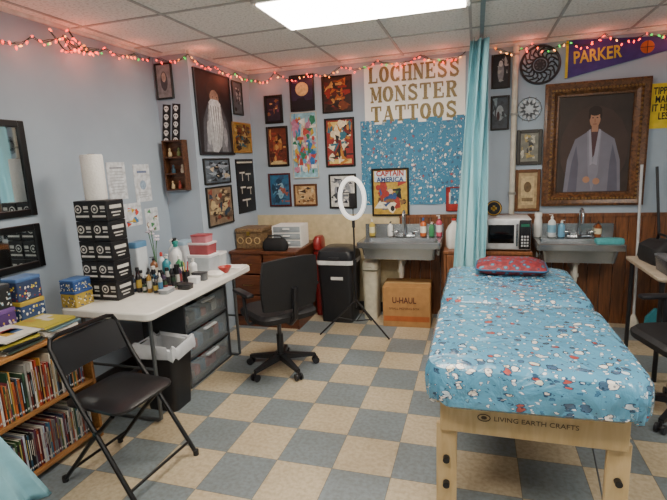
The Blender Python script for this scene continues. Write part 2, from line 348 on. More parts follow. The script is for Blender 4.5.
t=picture("framed_comic_cover","framed comic cover in yellow and blue standing above the sink","back",-.99,-.62,1.0,1.47,fw=.018,bg='#b9933a',depth=.03,sh=[('r',.5,.36,.9,.6,'#b8983a'),('p',[(.25,.1),(.6,.12),(.55,.5),(.35,.55)],'#2c4b7e'),('p',[(.55,.1),(.8,.15),(.75,.45),(.58,.5)],'#983228'),('e',.5,.52,.16,.12,'#d3b390'),('p',[(.62,.4),(.82,.42),(.8,.6),(.68,.58)],'#3a5e3a'),('p',[(.1,.15),(.3,.12),(.28,.4),(.14,.38)],'#5a3c2a')]+busy(['#1a1a1e','#e0d8c0','#2c4b7e','#983228','#7a5a3a'],26,77)+[('r',.5,.86,.94,.24,'#c9d9de')])
text("CAPTAIN",.27,.055,'#a8281f',t,(0,-.0275,.185),off=.03,ext=.001); text("AMERICA",.27,.05,'#24467a',t,(0,-.0275,.125),off=.03,ext=.001)
picture("framed_card","small red and white card in thin frame","back",-.27,-.13,1.04,1.27,fw=.01,fcol='#8c1f1a',bg='#a22a24',sh=[('r',.5,.55,.7,.5,'#d9d4cc'),('e',.5,.5,.4,.3,'#2b2a30')])
picture("framed_print","narrow framed print of pale skeleton on black","back",.12,.28,2.13,2.42,bg='#1b1b1f',sh=[('e',.5,.5,.4,.7,'#8d8f92'),('e',.5,.75,.25,.2,'#c9c9c5')]+busy(['#2a2a30','#a9aaa8'],12,51))
picture("framed_print","narrow framed red and grey print","back",.12,.28,1.77,2.07,bg='#3a4048',sh=[('e',.5,.5,.5,.5,'#9aa3a8'),('e',.4,.4,.2,.3,'#3a1c1c')]+busy(['#2a3038','#7a8a90'],12,52))
b=B(); b.cyl((.32,YB-.03,1.012),(.32,YB-.03,CZ-.03),.024,M('#d0cdbd',.5)); 
for z in (1.2,1.9,2.4): b.box((.32,YB-.03,z),(.06,.056,.02),M('#8f8d84',.5))
O("trim_5",b,kind="structure")
# plaques: cut-out sunburst and spiky star
def circ(r,y,n=36): return [(r*math.cos(2*PI*i/n),y,r*math.sin(2*PI*i/n)) for i in range(n)]
t=E("sunburst_plaque","large round black cut-out sunburst plaque","wall decoration",(.52,YB,2.30)); dk=M('#26262a',.4)
r=.155; b=B(); b.tube(circ(r,-.010),r*.07,dk,8,True); b.tube(circ(r*.42,-.010),r*.05,dk,8,True); O("rim",b,t)
b=B()
for k in range(16):
    a=2*PI*k/16; pts=[]
    for i in range(9):
        f=i/8; rr=r*(.42+.58*f); aa=a+.22*math.sin(f*PI*1.6); pts.append((rr*math.cos(aa),-.009,rr*math.sin(aa)))
    b.tube(pts,r*.045,dk,6)
    b.sph((r*.72*math.cos(a+.2+.1),-.009,r*.72*math.sin(a+.3)),(r*.045,.006,r*.045),dk,8)
O("ray",b,t)
b=B(); b.cyl((0,0,0),(0,-.012,0),r*.32,dk,seg=24); 
for k in range(8): b.sph((r*.2*math.cos(k*PI/4),-.013,r*.2*math.sin(k*PI/4)),(r*.05,.006,r*.05),M('#5a5a5e',.4),8)
O("centre_boss",b,t)
t=E("star_plaque","smaller silver spiky star shaped plaque","wall decoration",(.445,YB,1.935)); sv=M('#8d9296',.3,.7)
r=.115; b=B()
for lay,(rr,n,y,off) in enumerate(((r,12,-.006,0),(r*.72,12,-.012,PI/12),(r*.45,8,-.018,0))):
    P=[]
    for i in range(n*2):
        a=off+PI*i/n; q=rr if i%2==0 else rr*.62; P.append((q*math.cos(a),q*math.sin(a)))
    mt_=sv if lay!=1 else M('#3c3f44',.35,.5)
    b.loft([[Vector((x,y+.006,z)) for x,z in P],[Vector((x*.96,y,z*.96)) for x,z in P]],mt_)
b.cyl((0,-.018,0),(0,-.026,0),r*.16,sv,seg=16); O("star_layer",b,t,smooth=False)
b=B(); b.tube(circ(r*.86,-.008),r*.03,M('#5a5e62',.3,.7),6,True); O("rim",b,t)
picture("framed_print","square metal framed grey and gold print","back",.35,.56,1.45,1.76,fw=.03,fcol='#3f3d38',bg='#7b7a70',sh=busy(['#b09a5a','#3a3a38','#c9c4b2'],30,21))
picture("framed_print","wood framed parchment page with brown sketch","back",.345,.56,1.03,1.41,fw=.028,fcol='#6b4423',bg='#a8906a',sh=[('r',.5,.5,.7,.8,'#c4ac80'),('e',.5,.6,.4,.3,'#6b5536'),('r',.5,.25,.6,.1,'#7a6545')])
FW=wood("carved_walnut",'#3a2214','#7a5230',9,rough=.3,stretch=(3,3,3))
def portrait():
    t=E("framed_portrait_painting","large painting of person in grey coat in ornate walnut frame","painting",(.97,YB,1.605))
    w,h=.80,1.05
    prof=[(0,.0),(.0,.035),(.02,.045),(.05,.03),(.075,.038),(.10,.018),(.115,.02),(.12,.0)]
    b=B(); rings=[]
    for sx,sz in ((-1,-1),(1,-1),(1,1),(-1,1)):
        rings.append([Vector((sx*(w/2-d),-y,sz*(h/2-d))) for d,y in prof])
    i=b.mi(FW)
    R=[[b.bm.verts.new(p) for p in r] for r in rings]; R.append(R[0])
    for a,c in zip(R,R[1:]):
        for k in range(len(prof)-1):
            f=b.bm.faces.new((a[k],c[k],c[k+1],a[k+1])); f.material_index=i
    O("frame",b,t)
    b=B(); gm=M('#8a6a3a',.35,.4)
    n=26
    for s in (-1,1):
        for k in range(n):
            b.sph((-w/2+.06+(w-.12)*k/(n-1),-.036,s*(h/2-.062)),(.010,.008,.010),gm,8)
            b.sph((s*(w/2-.062),-.036,-h/2+.06+(h-.12)*k/(n-1)),(.010,.008,.010),gm,8)
    O("beading",b,t)
    iw,ih=w-.24,h-.24
    b=B(); b.box((0,-.006,0),(iw,.012,ih),M('#33261f',.5,noise=.3,nscale=6))
    sk='#a87c62'
    sh=[('e',.5,.45,.95,.9,'#40302a'),
        ('p',[(.10,0),(.14,.35),(.24,.56),(.42,.64),(.60,.64),(.78,.55),(.87,.33),(.9,0)],'#72707c'),
        ('p',[(.16,0),(.2,.3),(.26,.5),(.3,.3),(.29,0)],'#5a5866'),('p',[(.72,0),(.73,.3),(.76,.5),(.83,.3),(.86,0)],'#5a5866'),
        ('p',[(.40,.64),(.60,.64),(.58,.2),(.5,.0),(.44,.2)],'#807e8a'),
        ('p',[(.44,.66),(.57,.66),(.54,.42),(.49,.36),(.46,.44)],'#4a3034'),
        ('p',[(.42,.65),(.45,.66),(.5,.30),(.46,.28)],'#9593a0'),('p',[(.59,.65),(.56,.66),(.5,.30),(.56,.28)],'#9593a0'),
        ('r',.505,.67,.09,.08,sk),('e',.5,.77,.15,.2,sk),('e',.5,.845,.18,.1,'#2a1d16'),('e',.425,.80,.03,.08,'#2a1d16'),('e',.578,.80,.03,.08,'#2a1d16'),
        ('e',.47,.775,.025,.012,'#2a1d16'),('e',.53,.775,.025,.012,'#2a1d16'),('r',.5,.745,.016,.04,'#94684e'),('r',.5,.71,.05,.008,'#7a4438'),
        ('e',.42,.13,.1,.07,sk),('e',.56,.11,.1,.07,sk)]
    shapes(b,iw,ih,-.0125,sh,.08,9); O("canvas",b,t,smooth=False,recalc=False)
portrait()
t=E("felt_pennant","purple felt pennant with yellow letters","pennant",(.72,YB,2.32))
b=B(); pts=[(0,.155),(0,-.155),(1.05,.0),(1.05,.03)]
b.loft([[Vector((x,-.004,z+.06*x)) for x,z in pts],[Vector((x,-.010,z+.06*x)) for x,z in pts]],M('#43357a',.8)); O("felt",b,t,smooth=False)
b=B(); b.box((.008,-.0115,0),(.02,.003,.30),M('#d8c23a',.7)); O("edge_band",b,t,smooth=False)
text("PARKER",.36,.10,'#cdb838',t,(.24,-.0125,.02),rot=(PI/2,-.06,0),off=.02,ext=.002)
b=B(); b.cyl((.60,-.0105,.04),(.60,-.014,.04),.05,M('#b0602a',.7),seg=24)
b.box((.60,-.015,.04),(.10,.002,.005),'#2a1a10'); b.box((.60,-.015,.04),(.005,.002,.10),'#2a1a10'); O("ball_emblem",b,t)
t=E("tip_sign","yellow card sign with black lettering","sign",(1.50,YB,1.89))
b=B(); b.box((0,-.003,0),(.25,.006,.36),M('#e0c21f',.5)); O("card",b,t,smooth=False)
text("TIPPING\nMAKES\nIT HURT\nLESS",.19,.26,'#15130f',t,(-.015,-.008,.02),off=.02,ext=.001)
# ---- jog wall pictures
picture("canvas_poster","large dark poster with white bearded face and grey coat","jog",3.57,4.17,1.66,2.38,fw=.008,fcol='#1a1a1c',bg='#1d1b1f',sh=[('p',[(.1,.03),(.15,.42),(.32,.64),(.68,.64),(.86,.42),(.92,.03)],'#4c4e54'),('p',[(.18,.03),(.28,.5),(.4,.3),(.36,.03)],'#7d8086'),('p',[(.64,.03),(.6,.5),(.78,.42),(.82,.03)],'#74777c'),('p',[(.36,.03),(.28,.35),(.32,.6),(.5,.68),(.68,.6),(.72,.35),(.62,.1),(.5,.02)],'#b4b6b8'),('e',.5,.79,.40,.24,'#3a2a28'),('e',.5,.70,.26,.2,'#a5826e'),('p',[(.33,.64),(.4,.68),(.6,.68),(.67,.64),(.64,.42),(.5,.3),(.36,.42)],'#d8d9da'),('e',.27,.26,.1,.3,'#a9abad'),('e',.76,.22,.12,.25,'#9a9ca0')]+[('p',[(.36+.035*k,.6),(.39+.035*k,.6),(.42+.025*k,.08+.04*(k%3))],'#e4e4e3' if k%2 else '#8f9194') for k in range(8)]+[('e',.45,.71,.03,.015,'#2a1c18'),('e',.56,.71,.03,.015,'#2a1c18')])
picture("framed_print","wide framed dark print of crowd scene","jog",3.60,4.05,1.40,1.63,bg='#55606a',sh=busy(['#2a2f36','#8f9aa5','#b9a78a','#1c1f24'],40,31))
picture("framed_print","framed brown collage print","jog",3.60,4.05,1.02,1.38,bg='#7d6a55',sh=busy(['#3a2a20','#b9a47a','#804030','#2e3f4f','#5a4a3a'],50,32))
picture("framed_print","small black framed grey print","jog",4.22,4.42,2.05,2.37,bg='#505a60',sh=busy(['#1d2226','#9aa5a8'],14,33))
picture("framed_print","yellow framed print on the wall","jog",4.16,4.55,1.68,1.98,fw=.02,fcol='#a87a28',bg='#a5823c',sh=busy(['#3a2414','#b9a26a','#6e3422','#2f5f6a','#7a5a2a'],50,34))
picture("cloth_scroll","black hanging scroll with pale brushed marks","jog",4.18,4.55,1.08,1.62,fw=0,bg='#101012',sh=[('r',.5,.94,.9,.03,'#c9c4b2'),('r',.3,.75,.3,.03,'#d8d4c6'),('r',.3,.68,.04,.16,'#d8d4c6'),('r',.65,.72,.3,.03,'#d8d4c6'),('r',.65,.66,.04,.14,'#d8d4c6'),('r',.3,.48,.3,.03,'#d8d4c6'),('r',.22,.42,.04,.12,'#d8d4c6'),('r',.66,.46,.3,.03,'#d8d4c6'),('r',.72,.4,.04,.14,'#d8d4c6'),('r',.45,.24,.5,.03,'#d8d4c6'),('r',.45,.18,.04,.14,'#d8d4c6')])
# ---- jog face
picture("framed_print","small black framed portrait print","face",-2.585,-2.42,2.13,2.42,bg='#8b8c8e',sh=[('e',.5,.5,.5,.6,'#4a4b50'),('e',.5,.62,.3,.3,'#b5a79a')])
for i,(xx,lab) in enumerate(((-2.53,"black strip sign with white skull marks"),(-2.435,"second black strip sign with white skull marks"))):
    sh=[]
    for k in range(5):
        v=.1+.2*k; sh+=[('e',.5,v,.6,.13,'#e6e6e2'),('r',.5,v-.06,.3,.05,'#e6e6e2'),('e',.38,v,.14,.04,'#101010'),('e',.62,v,.14,.04,'#101010')]
    picture("skull_sign",lab,"face",xx-.038,xx+.038,1.76,2.09,fw=0,bg='#101012',depth=.008,sh=sh,tilt=.14,cat="sign")
t=E("wall_shelf","small dark wooden wall shelf with trinket compartments","shelf",(-2.45,YJ,1.58))
dw=wood("dark_shelf_wood",'#3a2114','#6a4226',7)
b=B()
for s in (-1,1): b.box((s*.095,-.035,0),(.012,.07,.42),dw)
b.box((0,-.004,0),(.18,.008,.42),dw)
for z in (-.204,-.07,.07,.204): b.box((0,-.035,z),(.18,.07,.012),dw)
O("case",b,t,smooth=False)
for k,(x,z,c) in enumerate(((-.05,-.198,'#b9a27a'),(.02,-.198,'#8e3a2a'),(.06,-.064,'#c9c4b2'),(-.03,-.064,'#3a5a6a'),(-.05,.076,'#c9b48a'),(.04,.076,'#6a7a4a'))):
    b=B(); b.lathe([(.012,0),(.018,.01),(.015,.035),(.008,.045),(.011,.06),(.004,.072)],(0,0,0),M(c),10)
    O("trinket",b,loc=(-2.45+x,YJ-.04,1.58+z),label="tiny coloured figurine in the dark wall shelf",cat="figurine",group="trinkets in wall shelf")
def mirror(y0,y1,z0,z1,label):
    t=E("wall_mirror",label,"mirror",(XN,(y0+y1)/2,(z0+z1)/2),PI/2,group="black framed mirrors"); w=y1-y0;h=z1-z0; b=B()
    for s in (-1,1):
        b.box((s*(w/2-.02),-.012,0),(.04,.024,h),M('#0d0d0f',.3),bev=.004,seg=1); b.box((0,-.012,s*(h/2-.02)),(w-.08,.024,.04),M('#0d0d0f',.3),bev=.004,seg=1)
    O("frame",b,t,smooth=False); b=B(); b.box((0,-.005,0),(w-.07,.008,h-.07),M('#c9d3d6',.03,1.,noise=0)); O("glass",b,t,smooth=False)
mirror(1.60,2.21,1.31,1.87,"upper square mirror with black frame")
mirror(1.60,2.21,.99,1.26,"lower rectangular mirror with black frame")
def note(y0,y1,z0,z1,label,sh,bg='#d5dade'):
    picture("paper_notice",label,"left",y0,y1,z0,z1,fw=0,depth=.006,bg=bg,sh=sh,cat="paper")
note(2.84,3.03,1.34,1.62,"white printed notice taped to the wall",[('r',.5,.85,.7,.04,'#8a8f96')]+[('r',.48,.75-.08*i,.75,.015,'#a5aab0') for i in range(8)])
note(3.12,3.31,1.30,1.60,"pale certificate taped to the wall",[('r',.5,.8,.6,.06,'#6a7a9a'),('e',.5,.45,.4,.25,'#9ab0c6')]+[('r',.5,.25-.06*i,.6,.015,'#a5aab0') for i in range(3)])
note(2.96,3.16,1.12,1.30,"small colourful card taped to the wall",busy(['#c94a3a','#3a7aa8','#d8b23a'],12,41))
note(3.2,3.36,1.04,1.24,"small green and white card taped to the wall",busy(['#4a8a5c','#e9e4d2','#8a5a3a'],12,42))
# ---------------------------------------------------------------- white folding table
tx0,tx1,ty0,ty1=-2.44,-1.78,2.12,3.42
t=E("folding_table","white plastic folding table along the wall","table",((tx0+tx1)/2,(ty0+ty1)/2,0))
W,Dp=tx1-tx0,ty1-ty0; TW=M('#dedcd4',.45,noise=.04)
b=B(); b.loft([rrect(W-.02,Dp-.02,.04,.69),rrect(W,Dp,.05,.70),rrect(W,Dp,.05,.733),rrect(W-.012,Dp-.012,.045,.74)],TW); O("table_top",b,t)
for s in (-1,1):
    b=B(); lm=M('#6e7377',.35,.8)
    y=s*(Dp/2-.17) if s>0 else -(Dp/2-.10)
    b.tube([(-W/2+.08,y,.69),(-W/2+.08,y,.02),(-W/2+.10,y,.012),(W/2-.10,y,.012),(W/2-.08,y,.02),(W/2-.08,y,.69)],.012,lm)
    b.tube([(-W/2+.08,y,.35),(W/2-.08,y,.35)],.009,lm)
    O("leg_frame",b,t)
t=E("drawer_tower","dark framed plastic drawer unit with smoky translucent drawers beneath the white table","drawer unit",(-2.10,2.93,0),PI/2)
t["label"]="dark framed drawer unit with smoky translucent drawers under white table"
b=B(); gm=M('#3c4044',.45)
for z in (.01,.215,.42,.625): b.box((0,0,z),(.58,.36,.018),gm,bev=.006)
for s in (-1,1): b.box((s*.283,0,.318),(.014,.36,.61),gm)
b.box((0,.172,.318),(.57,.014,.61),gm); O("body",b,t)
for k in range(3):
    z=.022+.205*k
    d=O("drawer",B().loft([rrect(.52,.33,.02,z),rrect(.545,.342,.03,z+.012),rrect(.545,.342,.03,z+.17),rrect(.53,.33,.03,z+.17),rrect(.52,.32,.02,z+.02)],M('#9aa5ab',.12,noise=.06,alpha=.34)),t,loc=(0,-.012,0))
    O("handle",B().box((0,-.18,z+.150),(.16,.025,.016),M('#b5babd',.4),bev=.007),d)
    for q in range(7): O("stored_item",B().box((-.225+.075*q,-.04,z+.052+.008*(q%3)),(.06,.2,.06+.016*(q%3)),M(rnd.choice(['#e8e4da','#3a3f46','#d0d8dc','#8a6a5a','#5a7a9a','#1c1c20','#b04a40']),.5),bev=.01),d)
t=E("waste_bin","black plastic wastebasket with white liner beside table leg","waste bin",(-1.945,2.43,0))
b=B(); b.loft([rrect(.22,.18,.03,0),rrect(.29,.23,.04,.42),rrect(.305,.245,.04,.425),rrect(.305,.245,.04,.44),rrect(.28,.22,.04,.44),rrect(.21,.17,.03,.02)],M('#1a1a1d',.45)); O("bin_body",b,t)
b=B(); r=[]
for z,g in ((.37,.012),(.40,.018),(.445,.012),(.455,0),(.44,-.03),(.3,-.05)):
    q=rrect(.305+g*1.5,.245+g*1.5,.045,z,n=8)
    r.append([Vector((p.x*(1+.025*math.sin(i*1.7)),p.y*(1+.025*math.sin(i*2.1)),p.z+.012*math.sin(i*1.3+z*20))) for i,p in enumerate(q)])
b.loft(r,M('#b9bdc2',.35,noise=.1),False,False); O("liner",b,t)
# ---- black supply boxes stacked
bx=M('#17171a',.4); lb=M('#c9c7c1',.5)
for lev in range(5):
    for col in range(2):
        x=-2.355+col*.128; z=.741+lev*.128
        t=E("supply_box","black supply box with round white label stacked on table","box",(x,2.40,z),group="stacked black supply boxes")
        b=B(); b.box((0,0,.0625),(.125,.15,.125),bx,bev=.003,seg=1); O("carton",b,t,smooth=False)
        b=B(); y=-.0755
        b.cyl((-.028,y,.075),(-.028,y-.002,.075),.026,lb,seg=20); b.cyl((-.028,y-.002,.075),(-.028,y-.003,.075),.019,bx,seg=20); b.cyl((-.028,y-.003,.075),(-.028,y-.004,.075),.009,lb,seg=12)
        b.box((.032,y-.001,.085),(.034,.002,.02),lb); b.box((.032,y-.001,.06),(.034,.002,.006),lb); b.box((0,y-.001,.03),(.1,.002,.012),lb)
        b.box((.0632,0,.085),(.002,.10,.022),lb); b.box((.0632,0,.05),(.002,.08,.008),lb); b.box((.0632,0,.03),(.002,.06,.006),lb)
        O("label",b,t,smooth=False)
zt=.741+5*.128
t=E("paper_towel_roll","white paper towel roll standing on stacked black boxes","paper towel",(-2.30,2.40,zt))
O("roll",B().lathe([(.02,0),(.062,0),(.066,.01),(.066,.27),(.062,.28),(.02,.28)],(0,0,0),M('#e6e4df',.9,noise=.04,bump=.4,nscale=80),28),t)
O("core",B().lathe([(.019,.281),(.021,.281),(.021,.284),(.019,.284)],(0,0,0),M('#8a6f50',.8),16),t)
# ---- bottles
def bottle(name,label,loc,h,r,col,cap,kind='plain',group=None,cat="bottle",lab=None):
    t=E(name,label,cat,loc,rz=rnd.uniform(0,6),group=group); b=B()
    nk=.32 if kind!='jar' else .8
    b.lathe([(r*.9,0),(r,.03*h),(r,.62*h),(r*.92,.7*h),(r*nk,.8*h),(r*nk,.86*h)],(0,0,0),M(col,.3,noise=.05),16); O("body",b,t)
    b=B()
    if kind=='spray':
        b.cyl((0,0,.85*h),(0,0,.93*h),r*.4,M(cap,.4)); b.box((r*.2,0,.97*h),(r*1.5,r*.55,.07*h),M(cap,.4),bev=.004); b.box((r*.75,0,.9*h),(r*.2,r*.3,.11*h),M(cap,.4),rot=(0,.35,0)); b.cyl((r*.9,0,.98*h),(r*1.2,0,.98*h),r*.18,M('#e8e8e8'))
        O("sprayer",b,t)
    elif kind=='pump':
        b.cyl((0,0,.85*h),(0,0,.92*h),r*.4,M(cap,.4)); b.cyl((0,0,.92*h),(0,0,.98*h),r*.12,M(cap,.4)); b.box((r*.35,0,.985*h),(r*1.2,r*.35,.03*h),M(cap,.4),bev=.003); O("pump",b,t)
    else:
        b.lathe([(r*nk*1.15,.84*h),(r*nk*1.15,.96*h),(r*nk*.5 if kind=='tip' else r*nk*1.05,h)],(0,0,0),M(cap,.4),14); O("cap",b,t)
    if lab:
        b=B(); b.lathe([(r*1.015,.2*h),(r*1.015,.55*h)],(0,0,0),M(lab,.5),16,False,False); O("label",b,t)
    return t
Z=.741
bottle("spray_bottle","white spray bottle with teal trigger head on white table",(-2.18,2.98,Z),.27,.042,'#e4e6e6','#2f8f86','spray')
bottle("spray_bottle","white spray bottle with white trigger head on white table",(-2.34,3.16,Z),.25,.036,'#e4e6e6','#d8dadc','spray')
bottle("spray_bottle","clear spray bottle with black trigger head on white table",(-2.25,3.07,Z),.28,.038,'#c4d4dc','#1c1c20','spray')
bottle("squeeze_bottle","green squeeze bottle on white table",(-2.08,2.87,Z),.19,.03,'#3f8a5a','#e6e6e2','tip',lab='#e9e6d0')
bottle("squeeze_bottle","clear squeeze bottle with red tip on white table",(-2.27,2.92,Z),.2,.028,'#c9d3d8','#c0362c','tip')
bottle("lotion_bottle","teal lotion pump bottle on white table",(-2.17,2.84,Z),.2,.033,'#2f7f8c','#e8e8e4','pump')
bottle("lotion_bottle","white lotion pump bottle on white table",(-2.02,2.95,Z),.15,.028,'#e0e2e2','#e8e8e4','pump')
bottle("lotion_bottle","amber pump bottle with pale label on white table",(-2.28,2.84,Z),.18,.028,'#7a4a22','#1c1c20','pump',lab='#e0dccf')
ink=['#16161a','#1c1a20','#5a1f1c','#1f2f4a','#26402a','#101014','#3a2a4a','#222228','#a9a9a4','#154a5a','#2a2a2e','#8a6a2a']
for k in range(42):
    x=-2.26+(k%7)*.044+rnd.uniform(-.004,.004); yy=2.535+(k//7)*.043+rnd.uniform(-.003,.003)
    bottle("ink_bottle","small ink bottle among many on the white table",(x,yy,Z),rnd.uniform(.06,.16),rnd.uniform(.014,.018),ink[rnd.randrange(len(ink))],rnd.choice(['#101012','#d0d0cc','#101012','#1a1a1e']),rnd.choice(['tip','tip','jar']),group="tattoo ink bottles",cat="ink bottle",lab=rnd.choice(['#a8a69f','#a9903a','#2a2a2e','#6e2a2a','#3a6a8a']))
def tub(name,label,loc,w,d,h,col,lid,cat="container",rz=0,alpha=None):
    t=E(name,label,cat,loc,rz); b=B(); b.loft([rrect(w*.92,d*.92,.012,0),rrect(w,d,.015,h*.86)],M(col,.25,noise=.08)); O("body",b,t)
    b=B(); b.loft([rrect(w*1.04,d*1.04,.016,h*.86),rrect(w*1.04,d*1.04,.016,h*.97),rrect(w*.98,d*.98,.012,h)],M(lid,.4,noise=.06)); O("lid",b,t); return t
tub("plastic_tub","clear plastic tub with white lid on white table",(-2.04,3.13,Z),.20,.16,.15,'#b3bcc2','#e0e2e4')
tub("plastic_tub","clear plastic tub with pale lid at table end",(-2.10,3.33,Z),.22,.15,.12,'#bdc3c6','#e0e0e0')
tub("plastic_tub","red and white tub stacked on clear tub",(-2.04,3.13,Z+.151),.18,.14,.09,'#a05055','#d0c0c4')
tub("plastic_tub","pink tub stacked on the red tub",(-2.04,3.13,Z+.242),.14,.11,.06,'#c9808a','#a04048')
tub("glove_box","pale glove box beside tubs",(-2.33,3.31,Z),.10,.15,.22,'#d5dbe0','#9ab6c9',cat="box")
tub("supply_carton","black carton with dark lid standing near ink bottles",(-2.37,2.60,Z),.09,.13,.24,'#1a1a1e','#2a2a2e',cat="box")
tub("supply_carton","white and blue carton against the wall",(-2.37,2.80,Z),.07,.12,.3,'#cfd8de','#5a8ab0',cat="box")
tub("small_case","small black plastic case near table edge",(-1.90,2.66,Z),.10,.07,.035,'#1a1a1e','#26262a',cat="case")
tub("small_case","small white plastic case near ink bottles",(-1.92,2.80,Z),.08,.06,.05,'#d8dadc','#e6e6e6',cat="case")
tub("cup_tray","small clear tray of ink cups near table edge",(-1.97,2.55,Z),.07,.11,.03,'#8a9094','#b5b9bc',cat="tray",rz=.1)
tub("small_case","small grey equipment case on table",(-1.93,2.89,Z),.11,.06,.06,'#5a5e62','#3a3d40',cat="case",rz=.1)
t=E("pen_cup","dark cup holding pens and tools on white table","pen cup",(-2.05,3.0-.20+.0,Z))
t.location=(-2.005,2.81+.02,Z)
O("cup",B().lathe([(.024,0),(.028,.08),(.025,.08),(.021,.006)],(0,0,0),M('#1c1c20',.4),16),t)
for k,c in enumerate(('#b8322a','#2f5f9a','#e0e0dc','#1a1a1c','#d8b23a')):
    a=k*1.26; O("pen",B().cyl((.01*math.cos(a),.01*math.sin(a),.01),(.024*math.cos(a),.024*math.sin(a),.15),.004,M(c),seg=8),t)
t=E("flower_pot","small white pot with pale flowers on white table","flower pot",(-2.37,2.98,Z))
b=B(); b.lathe([(.025,0),(.035,.06),(.03,.06),(.022,.01)],(0,0,0),M('#e9e6df',.3)); O("pot",b,t)
for k in range(5):
    a=k*1.26; O("stem",B().tube([(0,0,.04),(.012*math.cos(a),.012*math.sin(a),.2),(.03*math.cos(a),.03*math.sin(a),.28+.02*k)],.003,M('#4a7a4a'),5),t)
    b=B()
    for q in range(5): b.sph((.03*math.cos(a)+.012*math.cos(q*1.26),.03*math.sin(a)+.012*math.sin(q*1.26),.285+.02*k),(.011,.011,.008),M('#e6dfe8',.6),8)
    O("flower",b,t)
b=B(); b.box((0,0,.004),(.2,.15,.008),M('#e6e6e2',.7)); O("paper_pad",b,loc=(-1.90,3.31,Z),rot=(0,0,.1),label="white paper pad at end of white table",cat="paper")
b=B(); b.lathe([(.02,0),(.045,.03),(.055,.05),(.05,.05),(.02,.01)],(0,0,0),M('#a8322a',.3)); O("bowl",b,loc=(-1.86,3.13,Z),label="small red bowl on white table",cat="bowl")
b=B(); b.loft([rrect(.12,.08,.03,0),rrect(.14,.09,.03,.02),rrect(.1,.06,.03,.04)],M('#e8e6e0',.7)); O("folded_cloth",b,loc=(-1.88,3.01,Z),label="small white folded cloth on table",cat="cloth")
# ---------------------------------------------------------------- brown desk
DB=wood("desk_brown_wood",'#48281a','#6e412a',5,rough=.35)
t=E("wooden_desk","dark brown wooden desk in room corner under prints","desk",(-1.92,4.23,0))
b=B(); b.box((0,0,.74),(.68,.66,.03),DB,bev=.006); O("desk_top",b,t,smooth=False)
b=B(); 
for s in (-1,1): b.box((s*.325,0,.362),(.02,.62,.725),DB)
b.box((0,.30,.362),(.63,.018,.725),DB); b.box((0,-.29,.05),(.63,.02,.10),DB); b.box((.0,0,.362),(.018,.56,.72),DB); O("carcass",b,t,smooth=False)
for sx in (-1,1):
    for k in range(3):
        d=O("drawer",B().box((sx*.162,-.312,.63-.205*k),(.305,.018,.19),DB,bev=.004,seg=1),t,smooth=False)
        O("handle",B().tube([(sx*.162-.05,-.322,.63-.205*k),(sx*.162-.045,-.342,.63-.205*k),(sx*.162+.045,-.342,.63-.205*k),(sx*.162+.05,-.322,.63-.205*k)],.004,M('#8a7a4a',.3,.8)),d)
DZ=.756
t=E("drawer_organizer","small white three drawer desktop organizer with clear fronts on desk","organizer",(-1.75,4.24,DZ),.05)
b=B(); wm=M('#ecece8',.35,noise=.03)
b.box((0,0,.108),(.28,.24,.006),wm); 
for z in (.004,.07,.14,.206): b.box((0,0,z),(.29,.25,.008),wm,bev=.003)
for s in (-1,1): b.box((s*.142,0,.105),(.007,.25,.2),wm)
b.box((0,.121,.105),(.28,.007,.2),wm); O("case",b,t,smooth=False)
for k in range(3):
    d=O("drawer",B().box((0,-.115,.037+.068*k),(.27,.02,.054),M('#8e979c',.2),bev=.004),t); O("handle",B().box((0,-.132,.045+.068*k),(.07,.016,.01),wm,bev=.003),d)
t=E("wooden_chest","patterned dark wooden chest on brown desk","chest",(-2.105,4.16,DZ),.0)
b=B(); cm=wood("chest_wood",'#4a3626','#8e7450',14,stretch=(4,4,4)); b.box((0,0,.075),(.28,.26,.15),cm,bev=.006); O("body",b,t,smooth=False)
b=B(); b.box((0,0,.175),(.29,.27,.045),cm,bev=.012); O("lid",b,t,smooth=False)
for x in (-.09,0,.09): O("ring_ornament",B().tube([(x+.03*math.cos(a*PI/6),-.133,.08+.03*math.sin(a*PI/6)) for a in range(12)],.005,M('#b39a6a',.4),6,True),t)
O("clasp",B().box((0,-.138,.15),(.03,.01,.04),M('#9a7f3a',.3,.8)),t)
t=E("black_pouch","small black zip bag resting on brown desk","bag",(-1.80,3.97,DZ),.0)
b=B(); b.loft([rrect(.22,.10,.04,0),rrect(.25,.12,.05,.03),rrect(.24,.11,.05,.08),rrect(.18,.05,.02,.115)],M('#101012',.8,bump=.2)); O("body",b,t)
O("strap",B().tube([(-.08,0,.11),(-.06,-.01,.14),(.06,-.01,.14),(.08,0,.11)],.007,M('#101012')),t)
for k,(x,y,c) in enumerate(((-2.18,4.38,'#b83a30'),(-2.12,4.42,'#2f5f9a'),(-2.2,4.48,'#d8c23a'),(-2.05,4.46,'#e0dcd2'),(-1.97,4.48,'#6a3a7a'))):
    b=B(); b.lathe([(.025,0),(.02,.03),(.03,.07),(.012,.1)],(0,0,0),M(c),10); b.sph((0,0,.118),.022,M('#d8a888')); 
    for s in (-1,1): b.cyl((s*.02,0,.085),(s*.04,-.01,.05),.008,M(c),seg=8)
    O("toy_figurine",b,loc=(x,y,DZ),label="small coloured toy figure on brown desk",cat="figurine",group="toy figures on the desk")
